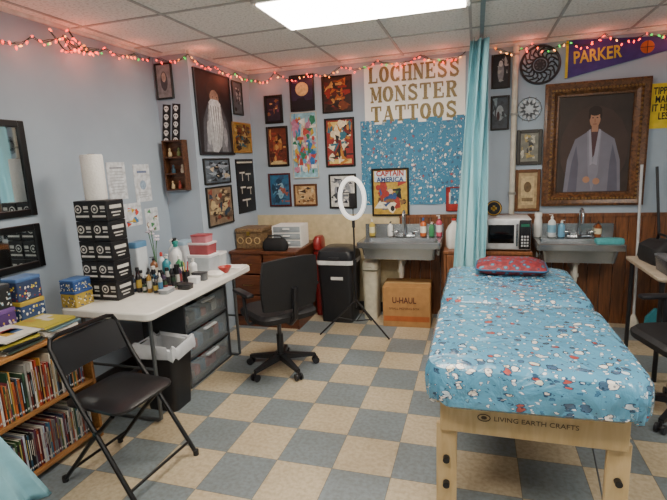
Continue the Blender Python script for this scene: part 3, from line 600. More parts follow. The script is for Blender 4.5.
# ---------------------------------------------------------------- bins
def lidbin(name,label,x,y,w,d,h,col,lid,rz=0):
    t=E(name,label,"trash can",(x,y,0),rz); b=B(); b.loft([rrect(w*.84,d*.84,.03,.0),rrect(w*.86,d*.86,.04,.02),rrect(w*.98,d*.98,.05,h*.82)],M(col,.4)); 
    O("body",b,t); b=B(); b.loft([rrect(w,d,.05,h*.84),rrect(w,d,.05,h*.89),rrect(w*.93,d*.93,.06,h*.96),rrect(w*.66,d*.66,.06,h)],M(lid,.3)); O("lid",b,t)
    b=B(); b.box((0,-d*.51,h*.87),(w*.3,.02,.03),M(lid,.4),bev=.006); O("latch",b,t); return t
t=lidbin("trash_can","tall black plastic trash can with domed lid and pale liner rim",-1.285,4.33,.37,.36,.74,'#1b1c20','#24262a')
b=B(); b.loft([rrect(.374,.364,.05,.582),rrect(.380,.370,.05,.60),rrect(.374,.364,.05,.624)],M('#d4d6d5',.5),False,False); O("liner_rim",b,t)
O("taped_note",B().box((.02,-.176,.45),(.12,.002,.03),M('#c9c9c6')),t,smooth=False)
lidbin("trash_can","slim dark red plastic bin beside black trash can",-1.525,4.44,.09,.2,.82,'#7a1c1c','#8a2222')
lidbin("trash_can","slim cream plastic bin between trash can and cardboard box",-.98,4.42,.16,.24,.60,'#c6c1ac','#d4d0bd')
t=E("moving_box","closed brown cardboard moving box on the floor under sink","cardboard box",(-.61,4.33,0),.05)
CB=M('#a67a48',.75,noise=.1); b=B(); b.box((0,0,.19),(.44,.34,.38),CB,bev=.003,seg=1); O("carton",b,t,smooth=False)
for s in (-1,1): O("flap",B().box((0,s*.086,.383),(.436,.166,.004),CB,rot=(-s*.02,0,0)),t,smooth=False)
b=B(); b.box((0,0,.387),(.44,.05,.001),M('#c9a878',.25)); O("tape",b,t,smooth=False)
b=B(); b.box((0,-.1712,.08),(.42,.001,.05),M('#a5592a',.7)); O("print_band",b,t,smooth=False)
text("U-HAUL",.22,.06,'#5a3020',t,(-.02,-.172,.26),off=.02,ext=.001); text("SMALL MOVING BOX",.28,.022,'#5a3020',t,(-.02,-.172,.18),ext=.001)
# ---------------------------------------------------------------- sinks
SS=M('#a9aeb1',.25,.85,noise=.1,nscale=6); CH=M('#c8ccd0',.12,1.,noise=0)
def sink(x0,x1,label,fx,drain=0):
    w=x1-x0; d=.42; cx=(x0+x1)/2; y=YB-.035-d/2; zt=.80
    t=E("wall_sink",label,"sink",(cx,y,0)); b=B()
    b.loft([rrect(w,d,.02,zt-.05),rrect(w,d,.02,zt),rrect(w-.02,d-.02,.02,zt+.006),rrect(w-.10,d-.14,.03,zt-.004,0,-.03),rrect(w-.13,d-.17,.04,zt-.14,0,-.03),rrect(.05,.05,.02,zt-.15,0,-.03)],SS,False,True)
    b.loft([rrect(w-.08,d-.12,.03,zt-.05,0,-.03),rrect(w-.11,d-.15,.04,zt-.16,0,-.03)],SS,True,True)
    b.box((0,d/2-.008,zt+.06),(w,.016,.13),SS,bev=.004,seg=1); O("basin",b,t)
    f=O("faucet",B().lathe([(.028,0),(.028,.02),(.015,.03),(.012,.08)],(fx,d/2-.055,zt+.004),CH).tube([(fx,d/2-.055,zt+.08)]+[(fx,d/2-.055-.065+.065*math.cos(a),zt+.2+.065*math.sin(a)) for a in [PI*i/10 for i in range(11)]]+[(fx,d/2-.185,zt+.14)],.010,CH,10).box((fx,d/2-.055,zt+.014),(.2,.045,.02),CH,bev=.008),t)
    for s in (-1,1): O("handle",B().cyl((fx+s*.08,d/2-.055,zt+.024),(fx+s*.08,d/2-.055,zt+.05),.012,CH).box((fx+s*.1,d/2-.065,zt+.056),(.06,.015,.01),CH,bev=.004),f)
    pw=M('#dedcd2',.4)
    b=B(); dx=drain; b.tube([(dx,-.03,zt-.15),(dx,-.03,zt-.3),(dx,-.01,zt-.36),(dx,.03,zt-.37),(dx,.06,zt-.33),(dx,.07,zt-.28),(dx,.12,zt-.26),(dx,d/2+.017,zt-.26)],.02,pw,10); b.cyl((dx,-.03,zt-.20),(dx,-.03,zt-.16),.03,pw); b.cyl((dx,-.03,zt-.31),(dx,-.03,zt-.28),.027,pw); O("drain_pipe",b,t)
    for s in (-1,1): O("bracket",B().box((s*(w/2-.05),.1,zt-.09),(.02,.22,.08),SS).box((s*(w/2-.05),d/2+.005,zt-.12),(.02,.025,.14),SS),t)
    return t
sink(-1.06,-.29,"stainless steel wall sink with gooseneck faucet below comic cover",.02)
sink(.50,1.16,"stainless steel wall sink with gooseneck faucet below portrait painting",.05)
SZ=.807
bottle("soap_bottle","yellow soap pump bottle on sink edge",(-.985,4.52,SZ),.17,.028,'#c9b04a','#e8e8e4','pump',lab='#e0d8b0')
bottle("soap_bottle","white lotion bottle with dark label on sink edge",(-.80,4.52,SZ),.15,.028,'#dfe0de','#2a2a2e','pump')
bottle("soap_bottle","orange and blue soap bottle on sink edge",(-.48,4.52,SZ),.18,.03,'#c8662f','#2f5f9a','tip',lab='#e8e4d8')
bottle("soap_bottle","green soap bottle on sink edge",(-.40,4.52,SZ),.14,.026,'#3f8a5a','#e6e6e2','pump')
bottle("soap_bottle","pink soap bottle on sink edge",(-.33,4.53,SZ),.2,.028,'#c9506a','#e6e6e2','pump',lab='#e9e4e6')
t=E("side_cabinet","low brown wooden cabinet carrying jug and microwave","cabinet",(.10,4.37,0))
b=B(); b.box((0,0,.715),(.74,.40,.03),WD,bev=.005,seg=1); O("top",b,t,smooth=False)
b=B(); 
for s in (-1,1): b.box((s*.355,0,.35),(.02,.38,.70),WD)
b.box((0,.185,.35),(.70,.01,.70),WD); b.box((0,0,.05),(.69,.36,.02),WD); b.box((0,0,.35),(.02,.36,.69),WD); O("carcass",b,t,smooth=False)
for s in (-1,1):
    d=O("door",B().box((s*.172,-.192,.375),(.335,.016,.64),WD,bev=.004,seg=1),t,smooth=False); O("knob",B().sph((s*.04,-.208,.45),.012,M('#b0a070',.3,.8)),d)
t=E("milk_jug","white translucent plastic jug with red cap","jug",(-.185,4.35,.731),.3)
b=B(); b.loft([rrect(.12,.12,.03,0),rrect(.13,.13,.035,.02),rrect(.13,.13,.035,.15),rrect(.09,.09,.03,.20),rrect(.035,.035,.016,.235),rrect(.035,.035,.016,.25)],M('#dfe0dc',.4,noise=.04)); O("body",b,t)
O("handle",B().tube([(.05,0,.19),(.085,0,.2),(.09,0,.13),(.066,0,.10)],.01,M('#dfe0dc',.4,noise=.04)),t); O("cap",B().cyl((0,0,.25),(0,0,.268),.02,M('#b8322a')),t)
t=E("microwave_oven","silver and black microwave oven on brown cabinet","microwave",(.265,4.37,.731))
b=B(); b.box((0,0,.145),(.38,.32,.27),M('#d5d7d8',.3,.1),bev=.008); 
for sx in (-1,1):
    for sy in (-1,1): b.cyl((sx*.15,sy*.12,0),(sx*.15,sy*.12,.012),.012,M('#1a1a1a'))
O("body",b,t)
d=O("door",B().box((-.045,-.166,.145),(.275,.014,.25),M('#c9ccce',.3,.2),bev=.004),t); O("window",B().box((-.05,-.1745,.15),(.21,.003,.16),M('#0c0c0e',.1),bev=.001),d); O("handle",B().cyl((.078,-.185,.05),(.078,-.185,.24),.008,CH),d)
p=O("control_panel",B().box((.142,-.166,.145),(.09,.014,.25),M('#1a1b1e',.25),bev=.004),t)
for i in range(4):
    for j in range(3): O("button",B().box((.12+.022*j,-.1745,.05+.026*i),(.015,.003,.016),M('#a9adb0')),p,smooth=False)
O("display",B().box((.142,-.1745,.225),(.065,.002,.025),M('#1f5f4a',.2)),p)
t=E("round_sign","small round black and gold emblem sign on top of microwave","sign",(.16,4.42,1.0115))
b=B(); b.cyl((0,0,.07),(0,-.01,.07),.07,M('#17171a',.4),seg=28); O("disc",b,t)
b=B(); b.tube([(.06*math.cos(a*PI/12),-.011,.07+.06*math.sin(a*PI/12)) for a in range(24)],.004,M('#c9a23c',.4),6,True); b.box((0,-.012,.07),(.05,.004,.02),M('#c9a23c',.4)); b.box((0,-.012,.07),(.02,.004,.05),M('#c9a23c',.4)); O("emblem",b,t)
bottle("cup_stack","tall white cup stack on sink edge",(.545,4.52,SZ),.22,.035,'#e6e6e2','#e6e6e2','jar',cat="cup")
bottle("soap_bottle","white pump soap bottle at sink edge",(.66,4.52,SZ),.2,.032,'#e0e4e6','#e8e8e4','pump',lab='#7fb0c9')
bottle("soap_bottle","clear blue soap bottle at sink edge",(.74,4.52,SZ),.15,.028,'#6fa8c9','#e8e8e4','pump')
bottle("soap_bottle","amber soap bottle at sink edge",(1.03,4.52,SZ),.14,.028,'#8a4a1f','#1a1a1c','pump',lab='#e0d8b0')
b=B(); b.loft([rrect(.2,.09,.02,0),rrect(.21,.1,.025,.02),rrect(.2,.09,.02,.04)],M('#4fa3a8',.8,bump=.4,nscale=60)); O("folded_towel",b,loc=(1.045,4.20,SZ),rot=(0,0,.1),label="teal folded towel on sink rim",cat="towel")
# ---------------------------------------------------------------- curtain + track
b=B(); b.box((.03,2.4,CZ-.015),(.03,4.1,.02),M('#8f9294',.4,.5)); O("curtain_track",b,label="metal curtain track mounted along the ceiling",cat="curtain track",smooth=False)
t=E("hanging_curtain","bunched light blue fabric curtain hanging from ceiling track","curtain",(.0,4.10,0))
CU=M('#9dd0d9',.8,noise=.05,nscale=4)
b=B(); rows=[]
for i in range(30):
    f=i/29; z=2.455-f*1.95; x0=-.055-.115*f**.8; x1=.10-.02*f; row=[]
    for j in range(97):
        u=j/96; amp=.045-.01*f+.006*math.sin(f*6)
        ph=u*2*PI*3.6+.9*math.sin(u*5+f*1.5)+.5*math.sin(f*4)
        row.append(Vector((x0+(x1-x0)*u+.012*math.sin(u*17+f*5),amp*math.sin(ph)+.012*math.sin(ph*2.3+f*3),z)))
    rows.append(row)
b.grid(rows,CU); cf=O("fabric",b,t); md=cf.modifiers.new("thickness",'SOLIDIFY'); md.thickness=.002
for j in range(8): 
    x=-.04+.018*j; O("hook",B().tube([(x,0,2.45),(x,.0,2.475)],.003,M('#d0d0d0',.3,.8),6),t)
# ---------------------------------------------------------------- treatment bed
t=E("treatment_bed","padded massage table with teal printed cover and birch frame","massage table",(.22,2.64,0))
PB=fabric_print("printed_bed_cover",.22,11,'#5595b5',.6,.8)
def pad(y0,y1):
    b=B(); w=.80; L=y1-y0; cy=(y0+y1)/2; n=14; rings=[]
    for z,g,r in ((.585,-.01,.09),(.60,.006,.10),(.66,.012,.11),(.71,.008,.11),(.738,-.006,.10),(.75,-.035,.08),(.752,-.09,.06)):
        q=rrect(w+2*g,L+2*g,r,z,0,cy,n)
        if z<.72: q=[Vector((p.x*(1+.006*math.sin(i*1.9+z*9)),p.y+(.006*math.sin(i*2.3+z*7)),p.z+(.012*math.sin(i*.9) if z<.61 else 0))) for i,p in enumerate(q)]
        rings.append(q)
    b.loft(rings,PB); return b
O("padded_top",pad(-.905,-.012),t); O("padded_top",pad(.012,.905),t)
BW=wood("birch_plywood",'#bfa273','#cfb588',4,rough=.45,stretch=(6,6,1))
for s in (-1,1): O("side_rail",B().box((s*.335,0,.535),(.03,1.60,.10),BW,bev=.004,seg=1),t,smooth=False)
b=B()
for y in (-.02,.02,.5,-.5): b.box((0,y,.545),(.64,.025,.07),BW)
b.box((0,0,.583),(.72,1.74,.006),BW); O("deck_board",b,t,smooth=False)
for s in (-1,1):
    ap=O("end_panel",B().box((0,s*.80,.495),(.70,.022,.15),BW,bev=.004,seg=1),t,smooth=False)
    if s<0:
        text("LIVING EARTH CRAFTS",.31,.020,'#4a3826',ap,(.02,-.812,.5),off=.0,ext=.0008)
        b=B(); b.tube([(-.175+.024*math.cos(a*PI/10),-.8125,.5+.015*math.sin(a*PI/10)) for a in range(20)],.002,M('#4a3826'),6,True); b.sph((-.175,-.812,.5),(.012,.001,.008),M('#4a3826')); O("logo",b,ap)
for sx in (-1,1):
    for sy in (-1,1):
        lg=O("leg",B().box((sx*.325,sy*.775,.22),(.085,.024,.44),BW,bev=.004,seg=1).box((sx*.325,sy*.75,.30),(.05,.02,.36),BW),t,smooth=False)
        for z in (.16,.28): O("knob",B().cyl((sx*.325,sy*.787,z),(sx*.325,sy*.812,z),.014,M('#18181a',.4)),lg)
        O("foot_cap",B().box((sx*.325,sy*.775,.012),(.095,.034,.024),M('#18181a',.6)),lg)
for sx in (-1,1):
    for sy in (-1,1): O("brace_cable",B().tube([(sx*.3,sy*.74,.12),(sx*.3,0,.50)],.004,M('#7c8084',.3,.8),6),t)
t=E("pillow","flat dark red patterned pillow on far end of treatment bed","pillow",(.24,3.36,.753),-.05)
def pillowmat():
    m,nt,b,tc=newmat("red_printed_pillow",.6)
    v=nt.nodes.new("ShaderNodeTexVoronoi"); v.inputs["Scale"].default_value=26; nt.links.new(tc.outputs["Object"],v.inputs["Vector"])
    r=ramp(nt,[(0,'#4d8096'),(.26,'#27405a'),(.38,'#8a2a30'),(.6,'#6c1c24')],True); nt.links.new(v.outputs["Distance"],r.inputs[0]); nt.links.new(r.outputs[0],b.inputs["Base Color"]); return m
b=B(); b.loft([rrect(.36,.24,.06,.0),rrect(.43,.31,.06,.02),rrect(.45,.33,.05,.04),rrect(.43,.31,.06,.06),rrect(.34,.22,.08,.085),rrect(.2,.1,.04,.09)],pillowmat()); O("cushion",b,t)
b=B(); b.tube(rrect(.455,.335,.05,.04),.006,M('#24587a',.6),6,True); O("piping",b,t)
# ---------------------------------------------------------------- ring light
t=E("ring_light","white ring lamp on black tripod stand","ring light",(-1.02,3.92,0))
bk=M('#1a1a1d',.4)
b=B(); b.cyl((0,0,.25),(0,0,.68),.012,bk); b.cyl((0,0,.66),(0,0,1.03),.008,bk); b.cyl((0,0,.63),(0,0,.69),.017,bk); b.cyl((0,0,.98),(0,0,1.06),.014,bk); O("pole",b,t)
for a in (-2.8,-.35,1.4):
    O("tripod_leg",B().tube([(0,0,.32),(.34*math.cos(a),.34*math.sin(a),.01)],.008,bk).tube([(0,0,.12),(.17*math.cos(a),.17*math.sin(a),.165)],.005,bk),t)
RX,RZ=.12,.172
hd=O("lamp_head",B().tube([(RX*math.cos(x*PI/24),-.0,1.235+RZ*math.sin(x*PI/24)) for x in range(48)],.012,bk,8,True).cyl((0,0,1.045),(0,0,1.065),.012,bk),t,rot=(0,0,-.25))
pr=[]
for x in range(48):
    a=x*PI/24; c,s_=math.cos(a),math.sin(a)
    pr.append([Vector(((RX+dx)*c,-.012+dy,1.235+(RZ+dx)*s_)) for dx,dy in ((-.018,.008),(-.018,-.006),(0,-.012),(.018,-.006),(.018,.008))])
pr.append(pr[0]); O("diffuser_ring",B().loft(pr,M('#f6f6f4',.3,noise=0,emit=.5),False,False),hd)
O("phone_clamp",B().box((0,-.01,1.22),(.06,.012,.12),bk,bev=.004).cyl((0,0,1.05),(0,0,1.2),.005,bk),hd)
# ---------------------------------------------------------------- office chair
def office_chair(label,x,y,rz,arms=True,seatc='#17171a',bh=.36,bw=.40):
    t=E("office_chair",label,"office chair",(x,y,0),rz); bk=M(seatc,.6,bump=.2,nscale=120); pl=M('#1c1c20',.4)
    bs=O("base",B().cyl((0,0,.075),(0,0,.13),.04,pl),t)
    for k in range(5):
        a=2*PI*k/5+.3; c,s=math.cos(a),math.sin(a)
        b=B(); b.loft([[Vector((d*c-w*s,d*s+w*c,z)) for w,z in ((-ww,z0),(ww,z0),(ww,z1),(-ww,z1))] for d,ww,z0,z1 in ((.03,.025,.08,.125),(.27,.014,.062,.085))],pl); O("spoke",b,bs)
        b=B(); 
        for q in (-1,1): b.cyl((.27*c-q*.012*s,.27*s+q*.012*c,.028),(.27*c-q*.026*s,.27*s+q*.026*c,.028),.027,pl)
        b.cyl((.27*c-.014*s,.27*s+.014*c,.028),(.27*c+.014*s,.27*s-.014*c,.028),.008,pl)
        b.cyl((.27*c,.27*s,.028),(.27*c,.27*s,.075),.008,pl); O("caster",b,bs)
    O("gas_column",B().cyl((0,0,.12),(0,0,.28),.026,pl).cyl((0,0,.27),(0,0,.41),.016,M('#5a5a5e',.3,.8)).box((0,0,.415),(.2,.16,.03),pl,bev=.008),t)
    b=B(); b.loft([rrect(.40,.40,.08,.43),rrect(.47,.46,.10,.445),rrect(.48,.47,.10,.48),rrect(.44,.43,.10,.505),rrect(.3,.3,.1,.51)],bk); O("seat",b,t)
    b=B(); rings=[]
    for i in range(15):
        f=i/14; z=.54+bh*f; w=bw+.05*math.sin(f*PI*.8+.3); off=.22+.04*f; r=[]
        N=16
        for j in range(N+1):
            u=j/N*2-1; r.append(Vector((u*w/2,off-.045*u*u+.0,z+(.02*(1-u*u) if i==14 else 0))))
        for j in range(N,-1,-1):
            u=j/N*2-1; r.append(Vector((u*w/2,off-.045*u*u+.03,z+(.02*(1-u*u) if i==14 else 0))))
        rings.append(r)
    b.loft(rings,bk); O("backrest",b,t); O("back_support",B().tube([(0,.05,.42),(0,.2,.42),(0,.27,.48),(0,.28,.7)],.02,pl),t)
    if arms:
        for s in (-1,1): O("armrest",B().tube([(s*.15,.04,.43),(s*.26,.04,.43),(s*.275,.04,.47),(s*.275,.02,.64)],.014,pl).box((s*.27,0,.655),(.06,.26,.03),pl,bev=.013),t)
    return t
office_chair("black office chair with mesh back turned toward the brown desk",-1.42,3.10,-2.25)
office_chair("black office chair beside the treatment bed",1.17,2.95,-PI/2+.25)
# ---------------------------------------------------------------- folding chair
t=E("folding_chair","black metal folding chair with padded seat","folding chair",(-1.72,1.78,0),-.08)
fm=M('#121214',.3,.3,noise=.05)
for s in (-1,1):
    O("front_leg",B().tube([(.25,s*.215,.012),(.05,s*.21,.33),(-.1,s*.205,.56),(-.19,s*.20,.74),(-.2,s*.185,.775),(-.2,s*.15,.785)],.012,fm),t)
    O("rear_leg",B().tube([(.13,s*.18,.43),(-.05,s*.18,.25),(-.26,s*.18,.012)],.011,fm).cyl((.045,s*.175,.345),(.045,s*.222,.345),.01,fm),t)
O("crossbar",B().tube([(.21,-.215,.075),(.21,.215,.075)],.008,fm),t); O("crossbar",B().tube([(-.21,-.18,.075),(-.21,.18,.075)],.008,fm),t); O("top_rail",B().tube([(-.2,-.15,.785),(-.2,.15,.785)],.012,fm),t)
b=B(); b.loft([rrect(.36,.36,.06,.432),rrect(.39,.38,.07,.44),rrect(.39,.38,.07,.452),rrect(.34,.33,.07,.468),rrect(.2,.2,.06,.472)],M('#17171a',.35,noise=.1)); O("seat",b,t,loc=(.0,0,0))
b=B(); rings=[]
for i in range(7):
    f=i/6; z=.60+.16*f; xo=-.125-.065*f
    r=[Vector((xo-.03*(1-(u*u)),u*.195,z)) for u in [k/8-1 for k in range(17)]]+[Vector((xo-.03*(1-(u*u))-.014,u*.195,z)) for u in [1-k/8 for k in range(17)]]
    rings.append(r)
b.loft(rings,M('#17171a',.35,noise=.1)); O("backrest",b,t)
for s in (-1,1):
    for x_,y_ in ((.25,.215),(-.26,.18)): O("foot_cap",B().cyl((x_,s*y_,0),(x_,s*y_,.03),.015,M('#1c1c1e',.7)),t)
# ---------------------------------------------------------------- bookshelf
SW=wood("oak_shelf_wood",'#7a5028','#a8763f',5,stretch=(8,1,8))
sx0,sx1,sy0,sy1=-2.56,-2.12,.95,2.02
t=E("bookshelf","low oak bookshelf filled with discs and books","bookshelf",((sx0+sx1)/2,(sy0+sy1)/2,0))
w=sx1-sx0; L=sy1-sy0
for s in (-1,1): O("side_panel",B().box((0,s*(L/2-.01),.35),(w,.02,.70),SW,bev=.002,seg=1),t,smooth=False)
O("back_panel",B().box((-w/2+.006,0,.35),(.01,L-.04,.70),SW),t,smooth=False)
for z in (.05,.365,.69): O("shelf_board",B().box((.0,0,z),(w-.002,L-.042 if z<.68 else L,.02),SW,bev=.002,seg=1),t,smooth=False)
def book(label,x,y,z,dx,dy,dz,col,group,rz=0,flat=False,cat="book",tilt=0):
    b=B(); cv=M(col,.45,noise=.1); pg=M('#d8d2c0',.8)
    if flat:
        b.box((0,0,dz/2),(dx-.004,dy-.004,dz*.8),pg); b.box((0,0,dz*.06),(dx,dy,dz*.1),cv); b.box((0,0,dz*.95),(dx,dy,dz*.1),cv); b.box((dx/2-.001,0,dz/2),(.002,dy,dz),cv)
        for q in range(3): b.box((rnd.uniform(-.08,.08),rnd.uniform(-.06,.06),dz+.0003),(rnd.uniform(.04,.12),rnd.uniform(.03,.08),.0006),M(rnd.choice(['#c9c4b8','#8a2a2e','#2f4f7a','#b8923a','#1a1a1c']),.5))
    else:
        b.box((0,0,dz/2),(dx-.004,dy*.8,dz-.006),pg); b.box((0,-dy*.45,dz/2),(dx,dy*.1,dz),cv); b.box((0,dy*.45,dz/2),(dx,dy*.1,dz),cv); b.box((dx/2-.001,0,dz/2),(.002,dy,dz),cv)
        b.box((dx/2+.0003,0,dz*.6),(.0006,dy*.35,dz*rnd.uniform(.3,.6)),M(rnd.choice(['#c0bcb0','#a8984a','#7a3a2e','#202024','#8fa3b0']),.5)); b.box((dx/2+.0003,0,dz*.1),(.0006,dy*.6,dz*.05),M('#b8b8b4',.5))
    return O("book" if cat=="book" else cat.replace(' ','_'),b,loc=(x,y,z),rot=(tilt,0,rz),label=label,cat=cat,group=group,smooth=False)
y=sy0+.03
pal=['#141418','#26262c','#2f3a5a','#7e2a24','#b0bccc','#3f5f3a','#98762a','#54203a','#1f4f6a','#9a9a98','#1a1a1e','#99442c','#c9c6bd','#3a6a8a','#6a6a70']
while y<sy1-.045:
    d=rnd.choice([.009,.0105,.011,.013]); c=rnd.choice(pal); book("thin disc case with coloured spine on lower shelf",-2.215,y+d/2,.0602,.135,d-.0008,.20+rnd.choice([0,0,.012,-.02]),c,"disc cases on the lower shelf",cat="disc case"); y+=d+.0004
y=sy0+.03
pal=['#a23a24','#b05a2a','#902a2a','#b8883a','#2a2a30','#c8c2b0','#883a4a','#a9542a','#6a1f1c','#b87a4a','#3a5a7a','#d0ccc4','#2f4f3a','#8a8a88','#141418']
while y<sy1-.06:
    d=rnd.choice([.006,.008,.010,.014]); c=rnd.choice(pal); book("thin coloured spined book on middle shelf",-2.24,y+d/2,.3752,.2,d-.0007,rnd.choice([.2,.2,.21,.25,.19]),c,"books on the middle shelf"); y+=d+.0005
for sx_,sy_,n in ((-2.26,1.88,7),(-2.26,1.64,9),(-2.28,1.39,6)):
    z=.7005
    for k in range(n):
        h=rnd.choice([.005,.008,.013]); book("flat magazine or book in stack on shelf top",sx_+rnd.uniform(-.015,.015),sy_+rnd.uniform(-.008,.008),z,.24,.20,h,rnd.choice(['#b8b4aa','#2a2c30','#902a2e','#2f4f7a','#b0a23a','#6a8a9a','#17171a','#d6d2c8','#4a5a50']),"magazine stacks on the shelf top",rz=rnd.uniform(-.1,.1),flat=True); z+=h+.0012
def box_thing(label,x,y,z,d,cols,rz=0,name="gift_box",grp="boxes on the bookshelf"):
    t=E(name,label,"box",(x,y,z),rz,group=grp); b=B(); b.box((0,0,d[2]*.42),(d[0],d[1],d[2]*.84),M(cols[0],.4),bev=.004,seg=1); O("body",b,t,smooth=False)
    O("lid",B().box((0,0,d[2]*.92),(d[0]*1.02,d[1]*1.02,d[2]*.16),M(cols[1],.4),bev=.004,seg=1),t,smooth=False)
    b=B(); r=random.Random(int(x*1000)+int(y*100)+int(z*997))
    for k in range(26):
        cc=r.choice(cols[2:]); a=r.uniform(-.44,.44); c_=r.uniform(.08,.76); q=r.uniform(.02,.045)
        b.sph((d[0]/2,a*d[1],c_*d[2]),(.002,q*d[1],q*1.2*d[2]),M(cc,.5),8); b.sph((a*d[0],-d[1]/2,c_*d[2]),(q*d[0],.002,q*1.2*d[2]),M(cc,.5),8)
    O("decoration",b,t)
box_thing("blue and yellow patterned tin on bookshelf",-2.46,1.93,.7005,(.13,.15,.16),['#27406a','#b0983a','#d8c23a','#e6e2d2'])
box_thing("blue and white patterned box on tin stack",-2.46,1.93,.862,(.12,.15,.13),['#2a3a5c','#4a6a9a','#d8d4ca','#8e2a24','#d8c23a'])
box_thing("purple tin on bookshelf",-2.47,1.755,.7005,(.13,.15,.15),['#4a2f6a','#6a4a8a','#d8b23a','#c9c4d8'])
box_thing("blue tin on bookshelf",-2.47,1.59,.7005,(.13,.14,.15),['#23486a','#2f6a8a','#e0dcd0','#c23a2e'])
box_thing("dark patterned box stacked on purple tin",-2.47,1.755,.852,(.12,.14,.13),['#1f2226','#2c3036','#8fb3c9','#d8d4ca'])
box_thing("red and white box at the end of the tins",-2.47,1.44,.7005,(.13,.13,.17),['#7a2a28','#c9c4b8','#d8d4ca','#2a2a2e'])
box_thing("yellow and blue tin on the near table corner",-2.375,2.215,.741,(.115,.14,.10),['#a98f35','#2f4f8a','#27406a','#e6e2d2'],grp="tins on the table corner")
box_thing("blue tin stacked on yellow tin at table corner",-2.375,2.215,.842,(.11,.135,.07),['#2a4a80','#3f66a0','#d8c23a','#e6e2d2'],grp="tins on the table corner")
t=E("shoulder_bag","black cloth bag slumped on shelf boxes near mirror","bag",(-2.48,1.545,.872))
b=B(); b.loft([rrect(.12,.20,.05,0),rrect(.14,.24,.06,.03),rrect(.13,.23,.06,.10),rrect(.07,.18,.03,.14)],M('#121214',.8,bump=.3)); O("body",b,t)
O("strap",B().tube([(0,-.08,.13),(.01,-.04,.18),(.01,.04,.18),(0,.08,.13)],.009,M('#121214',.8)),t)
b=B(); rows=[]
for i in range(12):
    f=i/11; z=.55-.55*f+.004; rows.append([Vector((-2.06+.05*f+.02*math.sin(j*1.1+f)*(.4+f),1.0+(.36+.17*f)*j/24,z-.10*(j/24)*(1-f))) for j in range(25)])
b.grid(rows,M('#8fc4d2',.85,noise=.08)); o=O("draped_cloth",b,label="light blue fabric sheet draped down beside bookshelf",cat="cloth"); md=o.modifiers.new("thickness",'SOLIDIFY'); md.thickness=.003
# ---------------------------------------------------------------- mops, side desk
t=E("mop","string mop with pale handle leaning against panelling","mop",(1.33,4.44,0),0)
b=B(); b.cyl((0,0,.14),(.0,.09,1.42),.011,M('#c0c4c6',.4)); O("handle",b,t)
b=B()
for k in range(16):
    a=k*.39; b.tube([(0,0,.15),(.03*math.cos(a),.03*math.sin(a),.08),(.05*math.cos(a),.05*math.sin(a),.008)],.008,M('#cfcabb',.9),5)
O("mop_head",b,t)
t=E("broom","broom with dark handle leaning against panelling","broom",(1.53,4.44,0),0)
b=B(); b.cyl((0,0,.2),(-.09,.09,1.40),.011,M('#2a2c30',.4)); O("handle",b,t)
b=B(); b.loft([rrect(.24,.05,.01,0),rrect(.22,.045,.01,.12),rrect(.1,.04,.01,.2)],M('#2f7f8c',.8,bump=.5,nscale=80)); O("brush",b,t)
t=E("small_desk","small beige topped desk beyond the office chair","desk",(1.42,3.72,0))
b=B(); b.loft([rrect(.56,.70,.03,.70),rrect(.58,.72,.03,.715),rrect(.58,.72,.03,.73)],M('#b5a894',.5)); O("top",b,t)
for sx in (-1,1):
    for sy in (-1,1): O("leg",B().cyl((sx*.25,sy*.31,0),(sx*.25,sy*.31,.70),.015,bk),t)
t=E("tool_bag","black tool bag on small beige desk","bag",(1.30,3.86,.731),.1)
b=B(); b.loft([rrect(.2,.28,.04,0),rrect(.23,.30,.05,.03),rrect(.22,.29,.05,.12),rrect(.1,.24,.03,.16)],M('#17171a',.7,bump=.2)); O("body",b,t); O("handle",B().tube([(0,-.08,.15),(0,-.06,.2),(0,.06,.2),(0,.08,.15)],.01,M('#101012')),t)
tub("plastic_tub","dark grey tub on small beige desk",(1.29,3.52,.731),.2,.26,.11,'#3a3d42','#5a5c60')
tub("plastic_tub","black case on small beige desk",(1.53,3.6,.731),.2,.36,.2,'#1a1b1e','#2a2b2e')
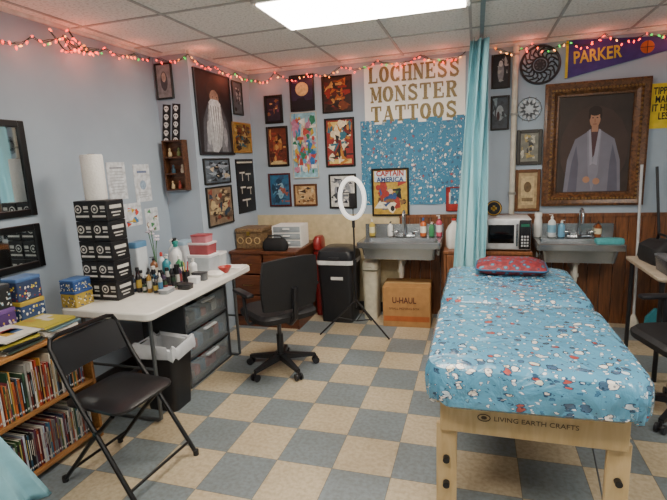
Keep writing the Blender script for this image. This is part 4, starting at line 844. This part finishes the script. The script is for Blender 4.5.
# ---------------------------------------------------------------- string lights
cols=[('#ff3020',6),('#ff2a20',6),('#ff4030',6),('#ff7a20',5),('#40ff50',2),('#ffa050',5),('#ff3828',6),('#ff5a30',5),('#ff3020',6),('#ff4030',5)]
BM=[M(c,.4,noise=0,emit=e*1.0) for c,e in cols]
bulbme=[]
for m in BM:
    b=B(); b.lathe([(.003,.0),(.0055,-.003),(.006,-.008),(.0045,-.017),(.001,-.023)],(0,0,0),m,8); bmesh.ops.recalc_face_normals(b.bm,faces=b.bm.faces[:])
    me=bpy.data.meshes.new("bulb"); b.bm.to_mesh(me); b.bm.free(); me.materials.append(m); bulbme.append(me)
wire=M('#1c3a24',.6)
def string(label,pts,nb,seed,sag=.035,out=(0,-1,0)):
    t=E("string_lights",label,"string lights",pts[0],group="coloured string lights"); o=Vector(pts[0]); r=random.Random(seed)
    P=[]
    for a,b_ in zip(pts,pts[1:]):
        a=Vector(a);b_=Vector(b_); n=max(3,int((b_-a).length/.04))
        for i in range(n):
            f=i/n; p=a.lerp(b_,f); p.z-=sag*math.sin(f*PI); p.z+=r.uniform(-.008,.008); P.append(p-o)
    P.append(Vector(pts[-1])-o)
    b=B(); b.tube(P,.0025,wire,5); b.tube([p+Vector((0,0,.014*math.sin(i*1.3))) for i,p in enumerate(P)],.002,wire,5); O("wire",b,t)
    for k in range(nb):
        i=int((k+.5)/nb*(len(P)-1)); q=bpy.data.objects.new("bulb",bulbme[r.randrange(len(bulbme))]); bpy.context.scene.collection.objects.link(q); q.parent=t
        q.location=P[i]+Vector((0,0,-.002+r.uniform(-.016,.012))); q.rotation_euler=(r.uniform(-1.2,1.2),r.uniform(-1.2,1.2),0)
    L=(Vector(pts[-1])-Vector(pts[0])).length; m=max(1,int(L/.4))
    for k in range(m):
        i=int((k+.5)/m*(len(P)-1)); li=bpy.data.lights.new("added_glow_light",'POINT'); li.energy=.55; li.color=(1,.22,.12); li.shadow_soft_size=.05  # unseen red point lights, added to strengthen the bulbs' glow on the wall
        lo=bpy.data.objects.new("added_glow_light",li); bpy.context.scene.collection.objects.link(lo); lo.parent=t; lo.location=P[i]+Vector(out)*.09+Vector((0,0,-.03))
xs=XN+.035
string("red and green mini lights strung along side wall",[(xs,1.6,2.33),(xs,2.15,2.31),(xs,2.35,2.37),(xs,2.6,2.44),(xs,2.72,2.40),(xs,2.95,2.43),(xs,3.25,2.45),(xs,3.44,2.46)],44,1,out=(1,0,0))
string("tangle of mini lights bunched on side wall",[(xs+.03,2.45,2.42),(xs+.03,2.62,2.34),(xs+.03,2.55,2.42),(xs+.03,2.75,2.36),(xs+.03,2.6,2.45),(xs+.03,2.85,2.40)],22,2,out=(1,0,0))
string("coloured mini lights strung around wall corner",[(XN+.06,YJ-.035,2.455),(XJ+.035,YJ-.035,2.45),(XJ+.035,3.9,2.43),(XJ+.035,4.3,2.44),(XJ+.035,4.55,2.42)],26,3,out=(1,0,0))
yb=YB-.04
string("coloured mini lights strung across back wall",[(XJ+.06,yb,2.42),(-1.95,yb,2.45),(-1.6,yb,2.42),(-1.25,yb,2.45),(-.9,yb,2.47),(-.5,yb,2.47),(-.1,yb,2.46)],54,4,.05)
string("coloured mini lights strung above plaques and pennant",[(.15,yb,2.46),(.45,yb,2.47),(.7,yb,2.455),(1.0,yb,2.48),(1.3,yb,2.46),(1.7,yb,2.47)],40,5,.05)
# ---------------------------------------------------------------- camera, world
f=465.; r=math.radians(2.5); x=142.5; yv=94
xr=x*math.cos(r)+yv*math.sin(r); yr=-x*math.sin(r)+yv*math.cos(r); phi=math.atan(yr/f); th=math.atan(xr*math.cos(phi)/f)
F=Vector((-math.sin(th)*math.cos(phi),math.cos(th)*math.cos(phi),-math.sin(phi))); R=Vector((math.cos(th),math.sin(th),0)); U=R.cross(F)
cr=R*math.cos(r)-U*math.sin(r); cu=R*math.sin(r)+U*math.cos(r)
cam=bpy.data.cameras.new("camera"); cam.lens=f/667*36; cam.clip_start=.02; co=bpy.data.objects.new("camera",cam); bpy.context.scene.collection.objects.link(co)
mt=Matrix((cr,cu,-F)).transposed().to_4x4(); mt.translation=(0,0,1.55); co.matrix_world=mt; bpy.context.scene.camera=co
w=bpy.data.worlds.new("world"); bpy.context.scene.world=w; w.use_nodes=True; w.node_tree.nodes["Background"].inputs[0].default_value=(.6,.7,.8,1); w.node_tree.nodes["Background"].inputs[1].default_value=.3
